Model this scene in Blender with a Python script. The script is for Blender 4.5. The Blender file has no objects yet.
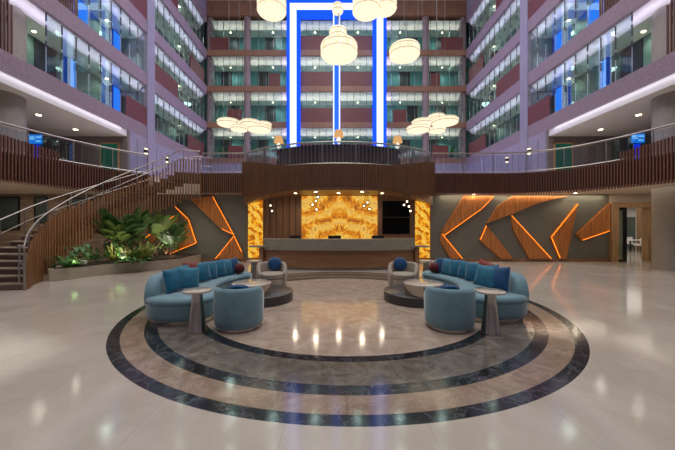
import bpy, bmesh, math, random
from mathutils import Vector, Matrix
random.seed(7)
PI = math.pi
SC = bpy.context.scene
COL = SC.collection
CX, CZ, F = -0.18, 1.65, 300.0          # eye point and focal length in pixels of the 675 px frame
VX, VY = 334.5, 226.0

def W(px, py, D):                        # a pixel of the survey photo at depth D, in metres
    return ((px - VX) * D / F + CX, D, CZ - (py - VY) * D / F)

# ------------------------------------------------------------------ mesh building
class MB:
    def __init__(s):
        s.v, s.f, s.m = [], [], []
    def add(s, vs, fs, mi=0):
        b = len(s.v)
        s.v += [tuple(p) for p in vs]
        for q in fs:
            s.f.append(tuple(b + i for i in q)); s.m.append(mi)
    def box(s, x0, x1, y0, y1, z0, z1, mi=0):
        if x0 > x1: x0, x1 = x1, x0
        if y0 > y1: y0, y1 = y1, y0
        if z0 > z1: z0, z1 = z1, z0
        s.add([(x0,y0,z0),(x1,y0,z0),(x1,y1,z0),(x0,y1,z0),(x0,y0,z1),(x1,y0,z1),(x1,y1,z1),(x0,y1,z1)],
              [(3,2,1,0),(4,5,6,7),(0,1,5,4),(1,2,6,5),(2,3,7,6),(3,0,4,7)], mi)
    def obox(s, c, sx, sy, z0, z1, ang, mi=0):          # box turned about z
        ca, sa = math.cos(ang), math.sin(ang)
        P = []
        for z in (z0, z1):
            for a, b in ((-1,-1),(1,-1),(1,1),(-1,1)):
                x, y = a*sx/2, b*sy/2
                P.append((c[0]+x*ca-y*sa, c[1]+x*sa+y*ca, z))
        s.add(P, [(3,2,1,0),(4,5,6,7),(0,1,5,4),(1,2,6,5),(2,3,7,6),(3,0,4,7)], mi)
    def prism(s, poly, z0, z1, mi=0):                    # plan polygon, anticlockwise, extruded in z
        n = len(poly)
        zz0 = z0 if callable(z0) else (lambda x, y: z0)
        zz1 = z1 if callable(z1) else (lambda x, y: z1)
        vs = [(x, y, zz0(x,y)) for x, y in poly] + [(x, y, zz1(x,y)) for x, y in poly]
        fs = [tuple(range(n-1,-1,-1)), tuple(range(n, 2*n))]
        fs += [(i, (i+1) % n, n+(i+1) % n, n+i) for i in range(n)]
        s.add(vs, fs, mi)
    def wallpoly(s, poly, y0, y1, mi=0):                 # polygon in x,z extruded in y (y0 the front)
        n = len(poly)
        a = sum(poly[i][0]*poly[(i+1) % n][1]-poly[(i+1) % n][0]*poly[i][1] for i in range(n))
        if a < 0: poly = poly[::-1]
        vs = [(x, y0, z) for x, z in poly] + [(x, y1, z) for x, z in poly]
        fs = [tuple(range(n)), tuple(range(2*n-1, n-1, -1))]
        fs += [((i+1) % n, i, n+i, n+(i+1) % n) for i in range(n)]
        s.add(vs, fs, mi)
    def tube(s, path, r, n=8, mi=0, closed=False):
        P = [Vector(p) for p in path]
        k = len(P); rings = []
        for i in range(k):
            t = (P[min(i+1, k-1)] - P[max(i-1, 0)])
            if t.length < 1e-9: t = Vector((0,0,1))
            t.normalize()
            up = Vector((0,0,1)) if abs(t.z) < .95 else Vector((1,0,0))
            a = t.cross(up).normalized(); b = a.cross(t).normalized()
            rr = r(i/(k-1)) if callable(r) else r
            rings.append([tuple(P[i] + a*math.cos(2*PI*j/n)*rr + b*math.sin(2*PI*j/n)*rr) for j in range(n)])
        vs = [p for R in rings for p in R]; fs = []
        for i in range(k-1):
            for j in range(n):
                fs.append((i*n+j, i*n+(j+1) % n, (i+1)*n+(j+1) % n, (i+1)*n+j))
        fs.append(tuple(range(n-1,-1,-1))); fs.append(tuple((k-1)*n+j for j in range(n)))
        s.add(vs, fs, mi)
    def lathe(s, prof, c=(0,0,0), n=32, mi=0):           # prof [(r,z)...] bottom to top
        vs, fs = [], []
        for r, z in prof:
            for j in range(n):
                a = 2*PI*j/n
                vs.append((c[0]+r*math.cos(a), c[1]+r*math.sin(a), c[2]+z))
        for i in range(len(prof)-1):
            for j in range(n):
                fs.append((i*n+j, i*n+(j+1) % n, (i+1)*n+(j+1) % n, (i+1)*n+j))
        if prof[0][0] > 1e-6: fs.append(tuple(range(n-1,-1,-1)))
        k = (len(prof)-1)*n
        if prof[-1][0] > 1e-6: fs.append(tuple(k+j for j in range(n)))
        s.add(vs, fs, mi)
    def ball(s, c, r, n=12, k=8, mi=0):
        s.lathe([(max(1e-7, r*math.sin(PI*i/k)), -r*math.cos(PI*i/k)) for i in range(k+1)], c, n, mi)
    def build(s, name, mats, parent=None, smooth=False, bevel=0, seg=2, world=True, sub=0, weld=False, org=None):
        me = bpy.data.meshes.new(name)
        vs = s.v
        o = bpy.data.objects.new(name, me)
        if parent is not None:
            if world:
                l = world_loc(parent)
                vs = [(x-l[0], y-l[1], z-l[2]) for x, y, z in vs]
        elif org != 'zero':
            if org is None:
                xs = [p[0] for p in vs]; ys = [p[1] for p in vs]; zs = [p[2] for p in vs]
                org = ((min(xs)+max(xs))/2, (min(ys)+max(ys))/2, min(zs))
            vs = [(x-org[0], y-org[1], z-org[2]) for x, y, z in vs]
            o.location = org
        me.from_pydata(vs, [], s.f)
        if not isinstance(mats, (list, tuple)): mats = [mats]
        for m in mats: me.materials.append(m)
        if len(mats) > 1: me.polygons.foreach_set('material_index', s.m)
        if weld or smooth:
            bm = bmesh.new(); bm.from_mesh(me)
            bmesh.ops.remove_doubles(bm, verts=bm.verts, dist=1e-5)
            bm.to_mesh(me); bm.free()
        if smooth:
            me.polygons.foreach_set('use_smooth', [True]*len(me.polygons))
        me.update()
        COL.objects.link(o)
        if parent is not None: o.parent = parent
        if bevel:
            b = o.modifiers.new('bevel', 'BEVEL'); b.width = bevel; b.segments = seg; b.limit_method = 'ANGLE'; b.angle_limit = math.radians(40)
        if sub:
            q = o.modifiers.new('subsurf', 'SUBSURF'); q.levels = sub; q.render_levels = sub
        if smooth:
            try: me.set_sharp_from_angle(angle=math.radians(42))
            except Exception: pass
        return o

def world_loc(o):
    l = Vector((0,0,0))
    while o is not None:
        l = l + o.location; o = o.parent
    return l

def tag(o, label=None, cat=None, group=None, kind=None):
    if label: o['label'] = label
    if cat: o['category'] = cat
    if group: o['group'] = group
    if kind: o['kind'] = kind
    return o
def empty(name, loc, label=None, cat=None, group=None, rz=0, kind=None):
    o = bpy.data.objects.new(name, None); o.empty_display_size = .1
    COL.objects.link(o); o.location = loc; o.rotation_euler = (0,0,rz)
    return tag(o, label, cat, group, kind)
def struct(name, mb, m, label=None, **k):
    return tag(mb.build(name, m, **k), label, None, None, 'structure')
def copy_tree(o, parent=None):
    c = o.copy(); COL.objects.link(c)
    if parent is not None: c.parent = parent
    for ch in list(o.children): copy_tree(ch, c)
    return c

def crom(P, n):                                          # Catmull-Rom through P, n points in all, even by arc length
    P = [Vector(p) for p in P]
    Q = [P[0]*2-P[1]] + P + [P[-1]*2-P[-2]]
    out = []
    for i in range(1, len(Q)-2):
        for t in range(24):
            u = t/24
            a, b, c, d = Q[i-1], Q[i], Q[i+1], Q[i+2]
            out.append(.5*((2*b)+(c-a)*u+(2*a-5*b+4*c-d)*u*u+(3*b-a-3*c+d)*u**3))
    out.append(P[-1])
    return resample(out, n)
def resample(out, n):
    L = [0]
    for i in range(1, len(out)): L.append(L[-1]+(out[i]-out[i-1]).length)
    res, j = [], 0
    for k in range(n):
        s = L[-1]*k/(n-1)
        while j < len(L)-2 and L[j+1] < s: j += 1
        d = L[j+1]-L[j]
        res.append(out[j].lerp(out[j+1], 0 if d < 1e-9 else (s-L[j])/d))
    return res
def plen(P): return sum((P[i+1]-P[i]).length for i in range(len(P)-1))

# ------------------------------------------------------------------ materials
def new_mat(name):
    m = bpy.data.materials.new(name); m.use_nodes = True
    nt = m.node_tree; nt.nodes.clear()
    out = nt.nodes.new('ShaderNodeOutputMaterial')
    return m, nt, out
class NT:
    def __init__(s, nt): s.nt = nt
    def n(s, t, **k):
        d = s.nt.nodes.new(t)
        for a, b in k.items():
            if a.startswith('i_'):
                key = a[2:]
                d.inputs[int(key) if key.isdigit() else key.replace('_', ' ')].default_value = b
            else: setattr(d, a, b)
        return d
    def l(s, a, b): s.nt.links.new(a, b)
    def math(s, op, a, b=None, clamp=False):
        d = s.nt.nodes.new('ShaderNodeMath'); d.operation = op; d.use_clamp = clamp
        for i, x in enumerate((a, b)):
            if x is None: continue
            if isinstance(x, (int, float)): d.inputs[i].default_value = x
            else: s.l(x, d.inputs[i])
        return d.outputs[0]
    def mix(s, f, a, b, mode='MIX'):
        d = s.nt.nodes.new('ShaderNodeMix'); d.data_type = 'RGBA'; d.blend_type = mode
        for i, x in ((0, f), (6, a), (7, b)):
            if isinstance(x, (int, float)): d.inputs[i].default_value = x
            elif isinstance(x, tuple): d.inputs[i].default_value = (*x, 1) if len(x) == 3 else x
            else: s.l(x, d.inputs[i])
        return d.outputs[2]
    def ramp(s, f, stops, interp='LINEAR'):
        d = s.nt.nodes.new('ShaderNodeValToRGB'); cr = d.color_ramp; cr.interpolation = interp
        while len(cr.elements) < len(stops): cr.elements.new(.5)
        for e, (p, c) in zip(cr.elements, stops):
            e.position = p; e.color = (*c, 1) if len(c) == 3 else c
        s.l(f, d.inputs[0]); return d.outputs[0]
    def noise(s, vec, scale, detail=4, dist=0, rough=.55):
        d = s.n('ShaderNodeTexNoise'); d.inputs['Scale'].default_value = scale; d.inputs['Detail'].default_value = detail
        d.inputs['Distortion'].default_value = dist; d.inputs['Roughness'].default_value = rough
        s.l(vec, d.inputs['Vector']); return d.outputs[0]
    def coord(s, scale=(1,1,1), kind='Object'):
        t = s.n('ShaderNodeTexCoord'); m = s.n('ShaderNodeMapping'); m.inputs['Scale'].default_value = scale
        s.l(t.outputs[kind], m.inputs[0]); return m.outputs[0]
def lin(c):                                              # sRGB 0-255 to linear
    return tuple(((x/255)/12.92 if x/255 <= .04045 else ((x/255+.055)/1.055)**2.4) for x in c)
def M(name, rgb, rough=.5, metal=0, var=.12, scale=6, stretch=(1,1,1), bump=0, sheen=0, coat=0, spec=.5, detail=4):
    m, nt, out = new_mat(name); k = NT(nt)
    p = k.n('ShaderNodeBsdfPrincipled')
    c = lin(rgb)
    v = k.coord(stretch)
    f = k.noise(v, scale, detail)
    lo = tuple(x*(1-var) for x in c); hi = tuple(min(1, x*(1+var)) for x in c)
    col = k.ramp(f, [(.3, lo), (.7, hi)])
    k.l(col, p.inputs['Base Color'])
    p.inputs['Roughness'].default_value = rough; p.inputs['Metallic'].default_value = metal
    p.inputs['Specular IOR Level'].default_value = spec
    if sheen: p.inputs['Sheen Weight'].default_value = sheen; p.inputs['Sheen Roughness'].default_value = .4
    if coat: p.inputs['Coat Weight'].default_value = coat; p.inputs['Coat Roughness'].default_value = .05
    if bump:
        b = k.n('ShaderNodeBump'); b.inputs['Strength'].default_value = bump; b.inputs['Distance'].default_value = .01
        k.l(f, b.inputs['Height']); k.l(b.outputs[0], p.inputs['Normal'])
    k.l(p.outputs[0], out.inputs[0])
    return m
def E(name, rgb, strength):
    m, nt, out = new_mat(name); k = NT(nt)
    e = k.n('ShaderNodeEmission'); e.inputs[0].default_value = (*lin(rgb), 1); e.inputs[1].default_value = strength
    k.l(e.outputs[0], out.inputs[0]); return m
def glass_mat(name, tint, refl=.06, amount=.5):
    m, nt, out = new_mat(name); k = NT(nt)
    t = k.n('ShaderNodeBsdfTransparent'); t.inputs[0].default_value = (*tint, 1)
    g = k.n('ShaderNodeBsdfGlossy'); g.inputs['Roughness'].default_value = .02; g.inputs[0].default_value = (1,1,1,1)
    fr = k.n('ShaderNodeFresnel'); fr.inputs[0].default_value = 1.45
    mx = k.n('ShaderNodeMixShader')
    k.l(k.math('ADD', k.math('MULTIPLY', fr.outputs[0], amount), refl*.3, True), mx.inputs[0])
    k.l(t.outputs[0], mx.inputs[1]); k.l(g.outputs[0], mx.inputs[2]); k.l(mx.outputs[0], out.inputs[0])
    return m

RC = (.0, 6.62)                                          # centre of the floor medallion
def floor_mat():
    m, nt, out = new_mat('polished marble floor'); k = NT(nt)
    p = k.n('ShaderNodeBsdfPrincipled')
    t = k.n('ShaderNodeTexCoord'); pos = t.outputs['Object']
    sx = k.n('ShaderNodeSeparateXYZ'); k.l(pos, sx.inputs[0])
    x, y = sx.outputs[0], sx.outputs[1]
    dx = k.math('SUBTRACT', x, RC[0]); dy = k.math('SUBTRACT', y, RC[1])
    r = k.math('SQRT', k.math('ADD', k.math('MULTIPLY', dx, dx), k.math('MULTIPLY', dy, dy)))
    r5 = k.math('DIVIDE', r, 5.0, True)
    cloud = k.noise(pos, .55, 6, 1.2, .6)
    fine = k.noise(pos, 2.2, 8, 2.0, .62)
    # thin veins
    def veins(scale, width, dist):
        n1 = k.noise(pos, scale, 9, dist*.25, .66)
        d = k.math('ABSOLUTE', k.math('SUBTRACT', n1, .5))
        return k.math('SUBTRACT', 1.0, k.math('DIVIDE', d, width, True), True)
    v_light = veins(1.3, .012, 1.8); v_dark = veins(3.1, .02, 1.2); v3 = veins(.8, .01, 1.0)
    beige = k.ramp(cloud, [(.3, lin((180,168,155))), (.52, lin((193,182,170))), (.72, lin((204,194,183)))])
    beige = k.mix(k.math('MULTIPLY', v3, .12), beige, lin((222,214,206)))
    beige = k.mix(k.math('MULTIPLY', fine, .25), beige, lin((176,162,148)))
    pink = k.ramp(fine, [(.3, lin((158,138,122))), (.5, lin((177,158,143))), (.7, lin((197,180,166)))])
    pink = k.mix(k.math('MULTIPLY', v_light, .35), pink, lin((205,190,178)))
    taupe = k.ramp(fine, [(.28, lin((84,77,69))), (.5, lin((110,102,93))), (.72, lin((138,129,119)))])
    taupe = k.mix(k.math('MULTIPLY', v_light, .4), taupe, lin((160,150,140)))
    tan = k.ramp(fine, [(.28, lin((126,105,88))), (.5, lin((150,129,111))), (.72, lin((172,151,133)))])
    tan = k.mix(k.math('MULTIPLY', v_light, .4), tan, lin((190,174,160)))
    dark = k.ramp(fine, [(.3, lin((20,21,26))), (.55, lin((36,38,44))), (.75, lin((58,60,66)))])
    dark = k.mix(k.math('MULTIPLY', v_dark, .35), dark, lin((136,138,142)))
    def band(a, b):
        return k.math('MULTIPLY', k.math('GREATER_THAN', r, a), k.math('LESS_THAN', r, b))
    # joints between the slabs
    def joint(q, step, off):
        fr = k.math('FRACT', k.math('DIVIDE', k.math('ADD', q, off+100*step), step))
        return k.math('LESS_THAN', fr, .008/step)
    j = k.math('MAXIMUM', joint(x, 1.2, .6), joint(y, 1.2, .2))
    ang = k.math('ARCTAN2', dy, dx)
    jr = k.math('LESS_THAN', k.math('FRACT', k.math('DIVIDE', k.math('ADD', ang, 7.0), PI/18)), .012)
    beige = k.mix(k.math('MULTIPLY', j, .35), beige, lin((150,134,122)))
    pink = k.mix(k.math('MULTIPLY', j, .25), pink, lin((130,108,94)))
    col = k.mix(band(-1, 2.82), beige, pink)
    col = k.mix(band(2.98, 3.515), col, k.mix(k.math('MULTIPLY', jr, .4), taupe, lin((50,45,40))))
    col = k.mix(band(3.70, 4.0), col, k.mix(k.math('MULTIPLY', jr, .4), tan, lin((90,72,60))))
    dk = k.math('MAXIMUM', k.math('MAXIMUM', band(2.82, 2.98), band(3.515, 3.70)), band(4.0, 4.155))
    col = k.mix(dk, col, dark)
    k.l(col, p.inputs['Base Color'])
    k.l(k.math('ADD', k.math('MULTIPLY', cloud, .08), .07), p.inputs['Roughness'])
    p.inputs['Specular IOR Level'].default_value = .75
    k.l(p.outputs[0], out.inputs[0]); return m

def onyx_mat(name, mirror, strength):
    m, nt, out = new_mat(name); k = NT(nt)
    t = k.n('ShaderNodeTexCoord'); sx = k.n('ShaderNodeSeparateXYZ'); k.l(t.outputs['Object'], sx.inputs[0])
    x = k.math('ABSOLUTE', sx.outputs[0]) if mirror else sx.outputs[0]
    cb = k.n('ShaderNodeCombineXYZ'); k.l(x, cb.inputs[0]); k.l(sx.outputs[2], cb.inputs[2])
    pos = cb.outputs[0]
    n1 = k.noise(pos, 1.7, 8, 3.4, .66)
    w = k.n('ShaderNodeTexWave'); w.wave_type = 'BANDS'; w.bands_direction = 'DIAGONAL'
    w.inputs['Scale'].default_value = 1.1; w.inputs['Distortion'].default_value = 11; w.inputs['Detail'].default_value = 5
    w.inputs['Detail Scale'].default_value = 1.3
    k.l(pos, w.inputs['Vector'])
    if mirror:
        w.wave_type = 'RINGS'; w.rings_direction = 'Y'; w.inputs['Scale'].default_value = .4; w.inputs['Distortion'].default_value = 15
        w.inputs['Detail Scale'].default_value = .9
    f = k.math('ADD', k.math('MULTIPLY', n1, .8), k.math('MULTIPLY', w.outputs[1], .2))
    if mirror:
        c = k.ramp(f, [(.3, lin((128,84,40))), (.41, lin((214,120,22))), (.5, lin((240,166,40))), (.58, lin((252,206,96))), (.68, lin((214,150,70))), (.78, lin((150,116,84)))])
    else:
        c = k.ramp(f, [(.3, lin((112,52,8))), (.42, lin((214,116,10))), (.5, lin((250,176,28))), (.6, lin((253,208,84))), (.72, lin((176,116,60)))])
    d = k.math('ABSOLUTE', k.math('SUBTRACT', n1, .47))
    vein = k.math('SUBTRACT', 1.0, k.math('DIVIDE', d, .03, True), True)
    c = k.mix(k.math('MULTIPLY', vein, .45), c, lin((140,86,44)))
    # panel joints
    jz = k.math('LESS_THAN', k.math('FRACT', k.math('DIVIDE', k.math('ADD', sx.outputs[2], 50.0), .93)), .012)
    c = k.mix(k.math('MULTIPLY', jz, .5), c, lin((120,70,20)))
    e = k.n('ShaderNodeEmission'); e.inputs[1].default_value = strength; k.l(c, e.inputs[0])
    g = k.n('ShaderNodeBsdfGlossy'); g.inputs[1].default_value = .1
    mx = k.n('ShaderNodeMixShader'); mx.inputs[0].default_value = .05
    k.l(e.outputs[0], mx.inputs[1]); k.l(g.outputs[0], mx.inputs[2]); k.l(mx.outputs[0], out.inputs[0]); return m

def stone_mat():
    m, nt, out = new_mat('split face stone'); k = NT(nt)
    p = k.n('ShaderNodeBsdfPrincipled')
    v = k.coord((1,1,1)); sx = k.n('ShaderNodeSeparateXYZ'); k.l(v, sx.inputs[0])
    cb = k.n('ShaderNodeCombineXYZ'); k.l(k.math('ADD', sx.outputs[0], sx.outputs[1]), cb.inputs[0]); k.l(sx.outputs[2], cb.inputs[1])
    b = k.n('ShaderNodeTexBrick'); b.inputs['Scale'].default_value = 1; b.inputs['Brick Width'].default_value = .42; b.inputs['Row Height'].default_value = .12
    b.inputs['Mortar Size'].default_value = .006; b.inputs['Bias'].default_value = -.1
    b.inputs['Color1'].default_value = (*lin((172,148,124)), 1); b.inputs['Color2'].default_value = (*lin((128,106,88)), 1); b.inputs['Mortar'].default_value = (*lin((84,70,58)), 1)
    k.l(cb.outputs[0], b.inputs['Vector'])
    n = k.noise(v, 7, 6)
    c = k.mix(k.math('MULTIPLY', n, .6), b.outputs[0], lin((150,128,108)))
    k.l(c, p.inputs['Base Color']); p.inputs['Roughness'].default_value = .8
    bp = k.n('ShaderNodeBump'); bp.inputs['Strength'].default_value = .6; bp.inputs['Distance'].default_value = .03
    k.l(k.math('ADD', k.math('MULTIPLY', b.outputs[1], -1), n), bp.inputs['Height']); k.l(bp.outputs[0], p.inputs['Normal'])
    k.l(p.outputs[0], out.inputs[0]); return m

def wood(name, rgb, stretch=(12,12,.6), rough=.45, var=.28):
    return M(name, rgb, rough, var=var, scale=2.2, stretch=stretch, detail=6)
def drum_mat():
    m, nt, out = new_mat('pleated lit glass shade'); k = NT(nt)
    v = k.coord((12,12,2)); n = k.noise(v, 1.6, 4, .6)
    c = k.ramp(n, [(.3, lin((238,214,164))), (.5, lin((252,238,206))), (.7, lin((255,249,232)))])
    e = k.n('ShaderNodeEmission'); e.inputs[1].default_value = 1.2; k.l(c, e.inputs[0])
    k.l(e.outputs[0], out.inputs[0]); return m

m_floor = floor_mat()
m_lilac = M('lilac grey plaster', (142,136,150), .7, var=.06, scale=1.5)
m_speck = M('speckled mauve slab edge', (138,119,126), .65, var=.3, scale=30)
m_copper = wood('copper brown slab edge', (136,98,76), (2,2,1), .5, .15)
m_white = M('white plaster', (214,210,206), .75, var=.03)
m_ceil = M('pale corridor ceiling', (222,226,214), .8, var=.05)
m_corr = M('sage corridor wall', (96,122,112), .7, var=.25, scale=.8)
m_corrb = M('teal corridor wall', (88,142,140), .65, var=.25, scale=.6)
m_door = M('dark corridor door', (46,44,46), .5)
m_maroon = wood('maroon parapet board', (104,54,52), (1,1,6), .5, .12)
m_cream = M('cream soffit plaster', (222,208,188), .8, var=.03)
m_grey = M('matt olive grey panel', (112,110,98), .6, var=.08, scale=2)
m_column = M('taupe column render', (152,144,132), .65, var=.06)
m_columng = M('mauve grey column render', (132,116,118), .65, var=.06)
m_slat = wood('dark walnut slat', (120,84,60), (10,10,.5), .5)
m_slatred = wood('reddish slat', (104,64,48), (10,10,.5), .5)
m_back = M('dark slat backing', (50,31,24), .7)
m_stairslat = wood('warm oak slat', (146,102,68), (10,10,.5), .5)
m_walnut = wood('walnut veneer', (142,106,76), (6,6,.5), .4)
m_desk = wood('striped walnut veneer', (146,106,72), (.5,3,14), .35)
m_panel = wood('reclaimed timber boards', (186,116,58), (7,7,.6), .45, .35)
m_oak = wood('pale oak frame', (176,138,98), (6,6,.5), .5)
m_stone = stone_mat()
m_stonetop = M('grey beige stone', (150,142,126), .3, var=.12, scale=3, stretch=(1,1,4))
m_planter = M('honed stone planter', (164,152,136), .5, var=.1, scale=3)
m_step = M('brown stone step', (96,78,66), .5, var=.15, scale=4)
m_stepedge = M('pale stone step edge', (150,132,114), .5, var=.1)
m_steel = M('brushed stainless steel', (176,170,162), .32, 1, var=.05, scale=20, stretch=(1,1,8))
m_bronze = M('satin champagne metal', (192,184,172), .1, 1, var=.06, scale=10, stretch=(8,8,.4))
m_brass = M('polished brass', (206,164,96), .15, 1, var=.05)
m_black = M('black metal', (22,22,24), .4, var=.1)
m_screen = M('black display glass', (3,3,4), .5, var=0, spec=.1)
m_velvet = M('dusty blue velvet', (112,148,160), .75, var=.1, scale=5, sheen=.6, bump=.05)
m_beige = M('stone beige boucle', (168,156,142), .85, var=.1, scale=60, bump=.3, sheen=.2)
m_teal = M('teal velvet cushion', (8,104,138), .7, var=.22, scale=9, sheen=.5)
m_teal2 = M('pale teal quilted cushion', (44,118,146), .7, var=.28, scale=14, sheen=.4)
m_navy = M('deep blue cushion', (6,72,120), .7, var=.2, scale=9, sheen=.4)
m_red = M('rust red cushion', (128,36,28), .7, var=.25, scale=10, sheen=.4)
m_darkred = M('dark red cushion', (96,20,22), .75, var=.2, scale=10, sheen=.3)
m_plinth = M('charcoal stone', (62,60,60), .3, var=.15, scale=4)
m_marble = M('pale marble top', (206,192,176), .12, var=.12, scale=4, coat=.4)
m_soil = M('dark potting soil', (38,28,22), .9, var=.3, scale=30)
m_leaf = M('deep green leaf', (74,118,58), .5, var=.3, scale=4)
m_leaf2 = M('olive green leaf', (104,128,58), .5, var=.3, scale=4)
m_leaf3 = M('yellow green leaf', (146,150,72), .5, var=.3, scale=4)
m_stem = M('brown stem', (80,60,40), .7)
m_onyx = onyx_mat('backlit honey onyx', False, 1.05)
m_onyxc = onyx_mat('backlit bookmatched onyx', True, 1.0)
m_drum = drum_mat()
m_led_o = E('amber led strip', (255,134,30), 3.2)
m_led_w = E('cool white led panel', (196,212,255), 2.2)
m_led_b = E('saturated blue led panel', (8,44,214), 1.1)
m_led_p = E('strong blue led portal', (16,62,205), 2.3)
m_led_bb = E('bright blue led panel', (40,96,235), 1.6)
m_led_s = E('sky blue lit niche', (60,140,255), 1.0)
m_screenb = E('cyan lit display', (20,130,235), 1.0)
m_screenw = E('pale lit display text', (150,215,255), 1.1)
m_green = E('green lit door glass', (50,120,96), .28)
m_down = E('warm downlight lens', (255,232,190), 14)
m_downc = E('soft warm downlight lens', (255,226,180), 22)
m_shade = E('lit tan lampshade', (236,178,116), .9)
m_lampw = E('glowing lamp body', (255,248,235), 1.1)
m_bulb = E('warm pendant bulb', (255,236,205), 5)
m_sconce = E('warm sconce lens', (255,236,200), 2)
m_glassf = glass_mat('facade glass', (.86,.93,.92), .02, .22)
m_glassr = glass_mat('balustrade glass', (.86,.88,.92), .08, .7)
m_globe = glass_mat('clear pendant globe', (.9,.9,.88), .12, 1)
m_dark = M('dark tinted window', (78,88,82), .35, var=.2, scale=1)
m_drumband = M('pale gilt band', (214,186,140), .4, .3)
m_cable = M('grey cable', (120,118,116), .5)
m_rodw = M('pale chrome rod', (190,196,200), .3, .6)
m_rodd = M('smoked rod segment', (78,74,78), .3, .3)
m_mirror = M('dark glass portal metal', (40,44,60), .2, .5)

# ------------------------------------------------------------------ setting: floor, roof, plain walls
mb = MB(); mb.box(-24, 26, -8, 30, -.3, 0)
struct('floor', mb, m_floor, 'beige polished marble floor with concentric dark and taupe rings', org='zero')
LV = [7.67, 10.87, 14.07, 17.27, 20.47]
WF, DB, ZR = 11.5, 26.6, 23.4
mb = MB(); mb.box(-18, 18, -8, 30, ZR, ZR+.3)
struct('ceiling', mb, m_white, 'pale atrium ceiling high above the lobby')
ZM, ZU, ZS = 4.03, 3.12, 3.05           # mezzanine floor, its underside, the foot of the slats
for s, nm in ((-1, 'left'), (1, 'right')):
    mb = MB(); mb.box(s*WF, s*(WF+.3), -8, 7.5, 0, ZR); mb.box(s*(WF+.3), s*18, 7.3, 7.5, 0, ZR); mb.box(s*17.7, s*18, 7.5, 13.9 if s > 0 else 30, 0, ZR)
    if s > 0: mb.box(17.7, 18, 13.9, 30, ZU, ZR)
    struct('wall_' + nm, mb, m_lilac, 'plain pale side wall of the atrium')
mb = MB(); mb.box(-18, 18, -8.3, -8, 0, ZR); struct('wall_front', mb, m_lilac, 'plain wall across the atrium')
mb = MB(); mb.box(-18, 18, 29.7, 30, ZU, ZR); struct('wall_far', mb, m_corrb, 'wall closing the galleries')

# ------------------------------------------------------------------ upper galleries
def fb(mb, side, u0, u1, w0, w1, z0, z1, mi=0):
    if side == 'back': mb.box(u0, u1, DB+w0, DB+w1, z0, z1, mi)
    else:
        s = -1 if side == 'left' else 1
        mb.box(s*(WF+w0), s*(WF+w1), u0, u1, z0, z1, mi)
def area(name, loc, rot, sx, sy, power, rgb, spread=None):
    L = bpy.data.lights.new(name, 'AREA'); L.shape = 'RECTANGLE'; L.size = sx; L.size_y = sy
    L.energy = power; L.color = rgb
    if spread: L.spread = spread
    o = bpy.data.objects.new(name, L); COL.objects.link(o); o.location = loc; o.rotation_euler = rot
    return o
SIDE = {'left': 'stair side', 'right': 'doorway side', 'back': 'far end'}
ORD = ['first', 'second', 'third', 'fourth', 'fifth', 'sixth']
LEVN = ['lowest', 'second', 'third', 'top']
nwin = 0
def window(side, secs, z0, z1, step, label):
    global nwin
    nwin += 1
    g = MB(); r = MB()
    for a, b in secs:
        fb(g, side, a, b, .15, .165, z0, z1)
        n = max(1, round((b-a)/step))
        for i in range(n+1):
            u = a+(b-a)*i/n
            fb(r, side, u-.009, u+.009, .115, .135, z0, z1, 0)
            h = z1-z0
            ph = .05*((i*7) % 3)
            for q0, q1 in ((.86, 1.0), (.62, .80), (.44, .54)):
                fb(r, side, u-.02, u+.02, .10, .14, z0+h*(q0-ph), z0+h*(q1-ph*.5), 1)
        fb(r, side, a, b, .11, .15, z0, z0+.05, 0)
    o = struct('window_%d' % nwin, g, m_glassf, label)
    r.build('mullion', [m_rodw, m_rodd], o)
def downlight(name, x, y, z, r, m, label, group, power=0, rgb=(1,1,1)):
    t = empty(name, (x, y, z), label, 'downlight', group)
    a = MB(); a.lathe([(r*1.35, -.015), (r*1.35, 0)], (0,0,0), 16); a.build('trim_ring', m_white, t, world=False)
    b = MB(); b.lathe([(r, -.022), (r, -.0151)], (0,0,0), 16); b.build('lens', m, t, world=False)
    if power:
        L = bpy.data.lights.new('downlight lamp', 'SPOT'); L.energy = power; L.color = rgb; L.spot_size = math.radians(165); L.spot_blend = .6; L.shadow_soft_size = .3 if power > 35 else .06
        o = bpy.data.objects.new('downlight lamp', L); COL.objects.link(o); o.parent = t; o.location = (0, 0, -.08)
    return t

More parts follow.
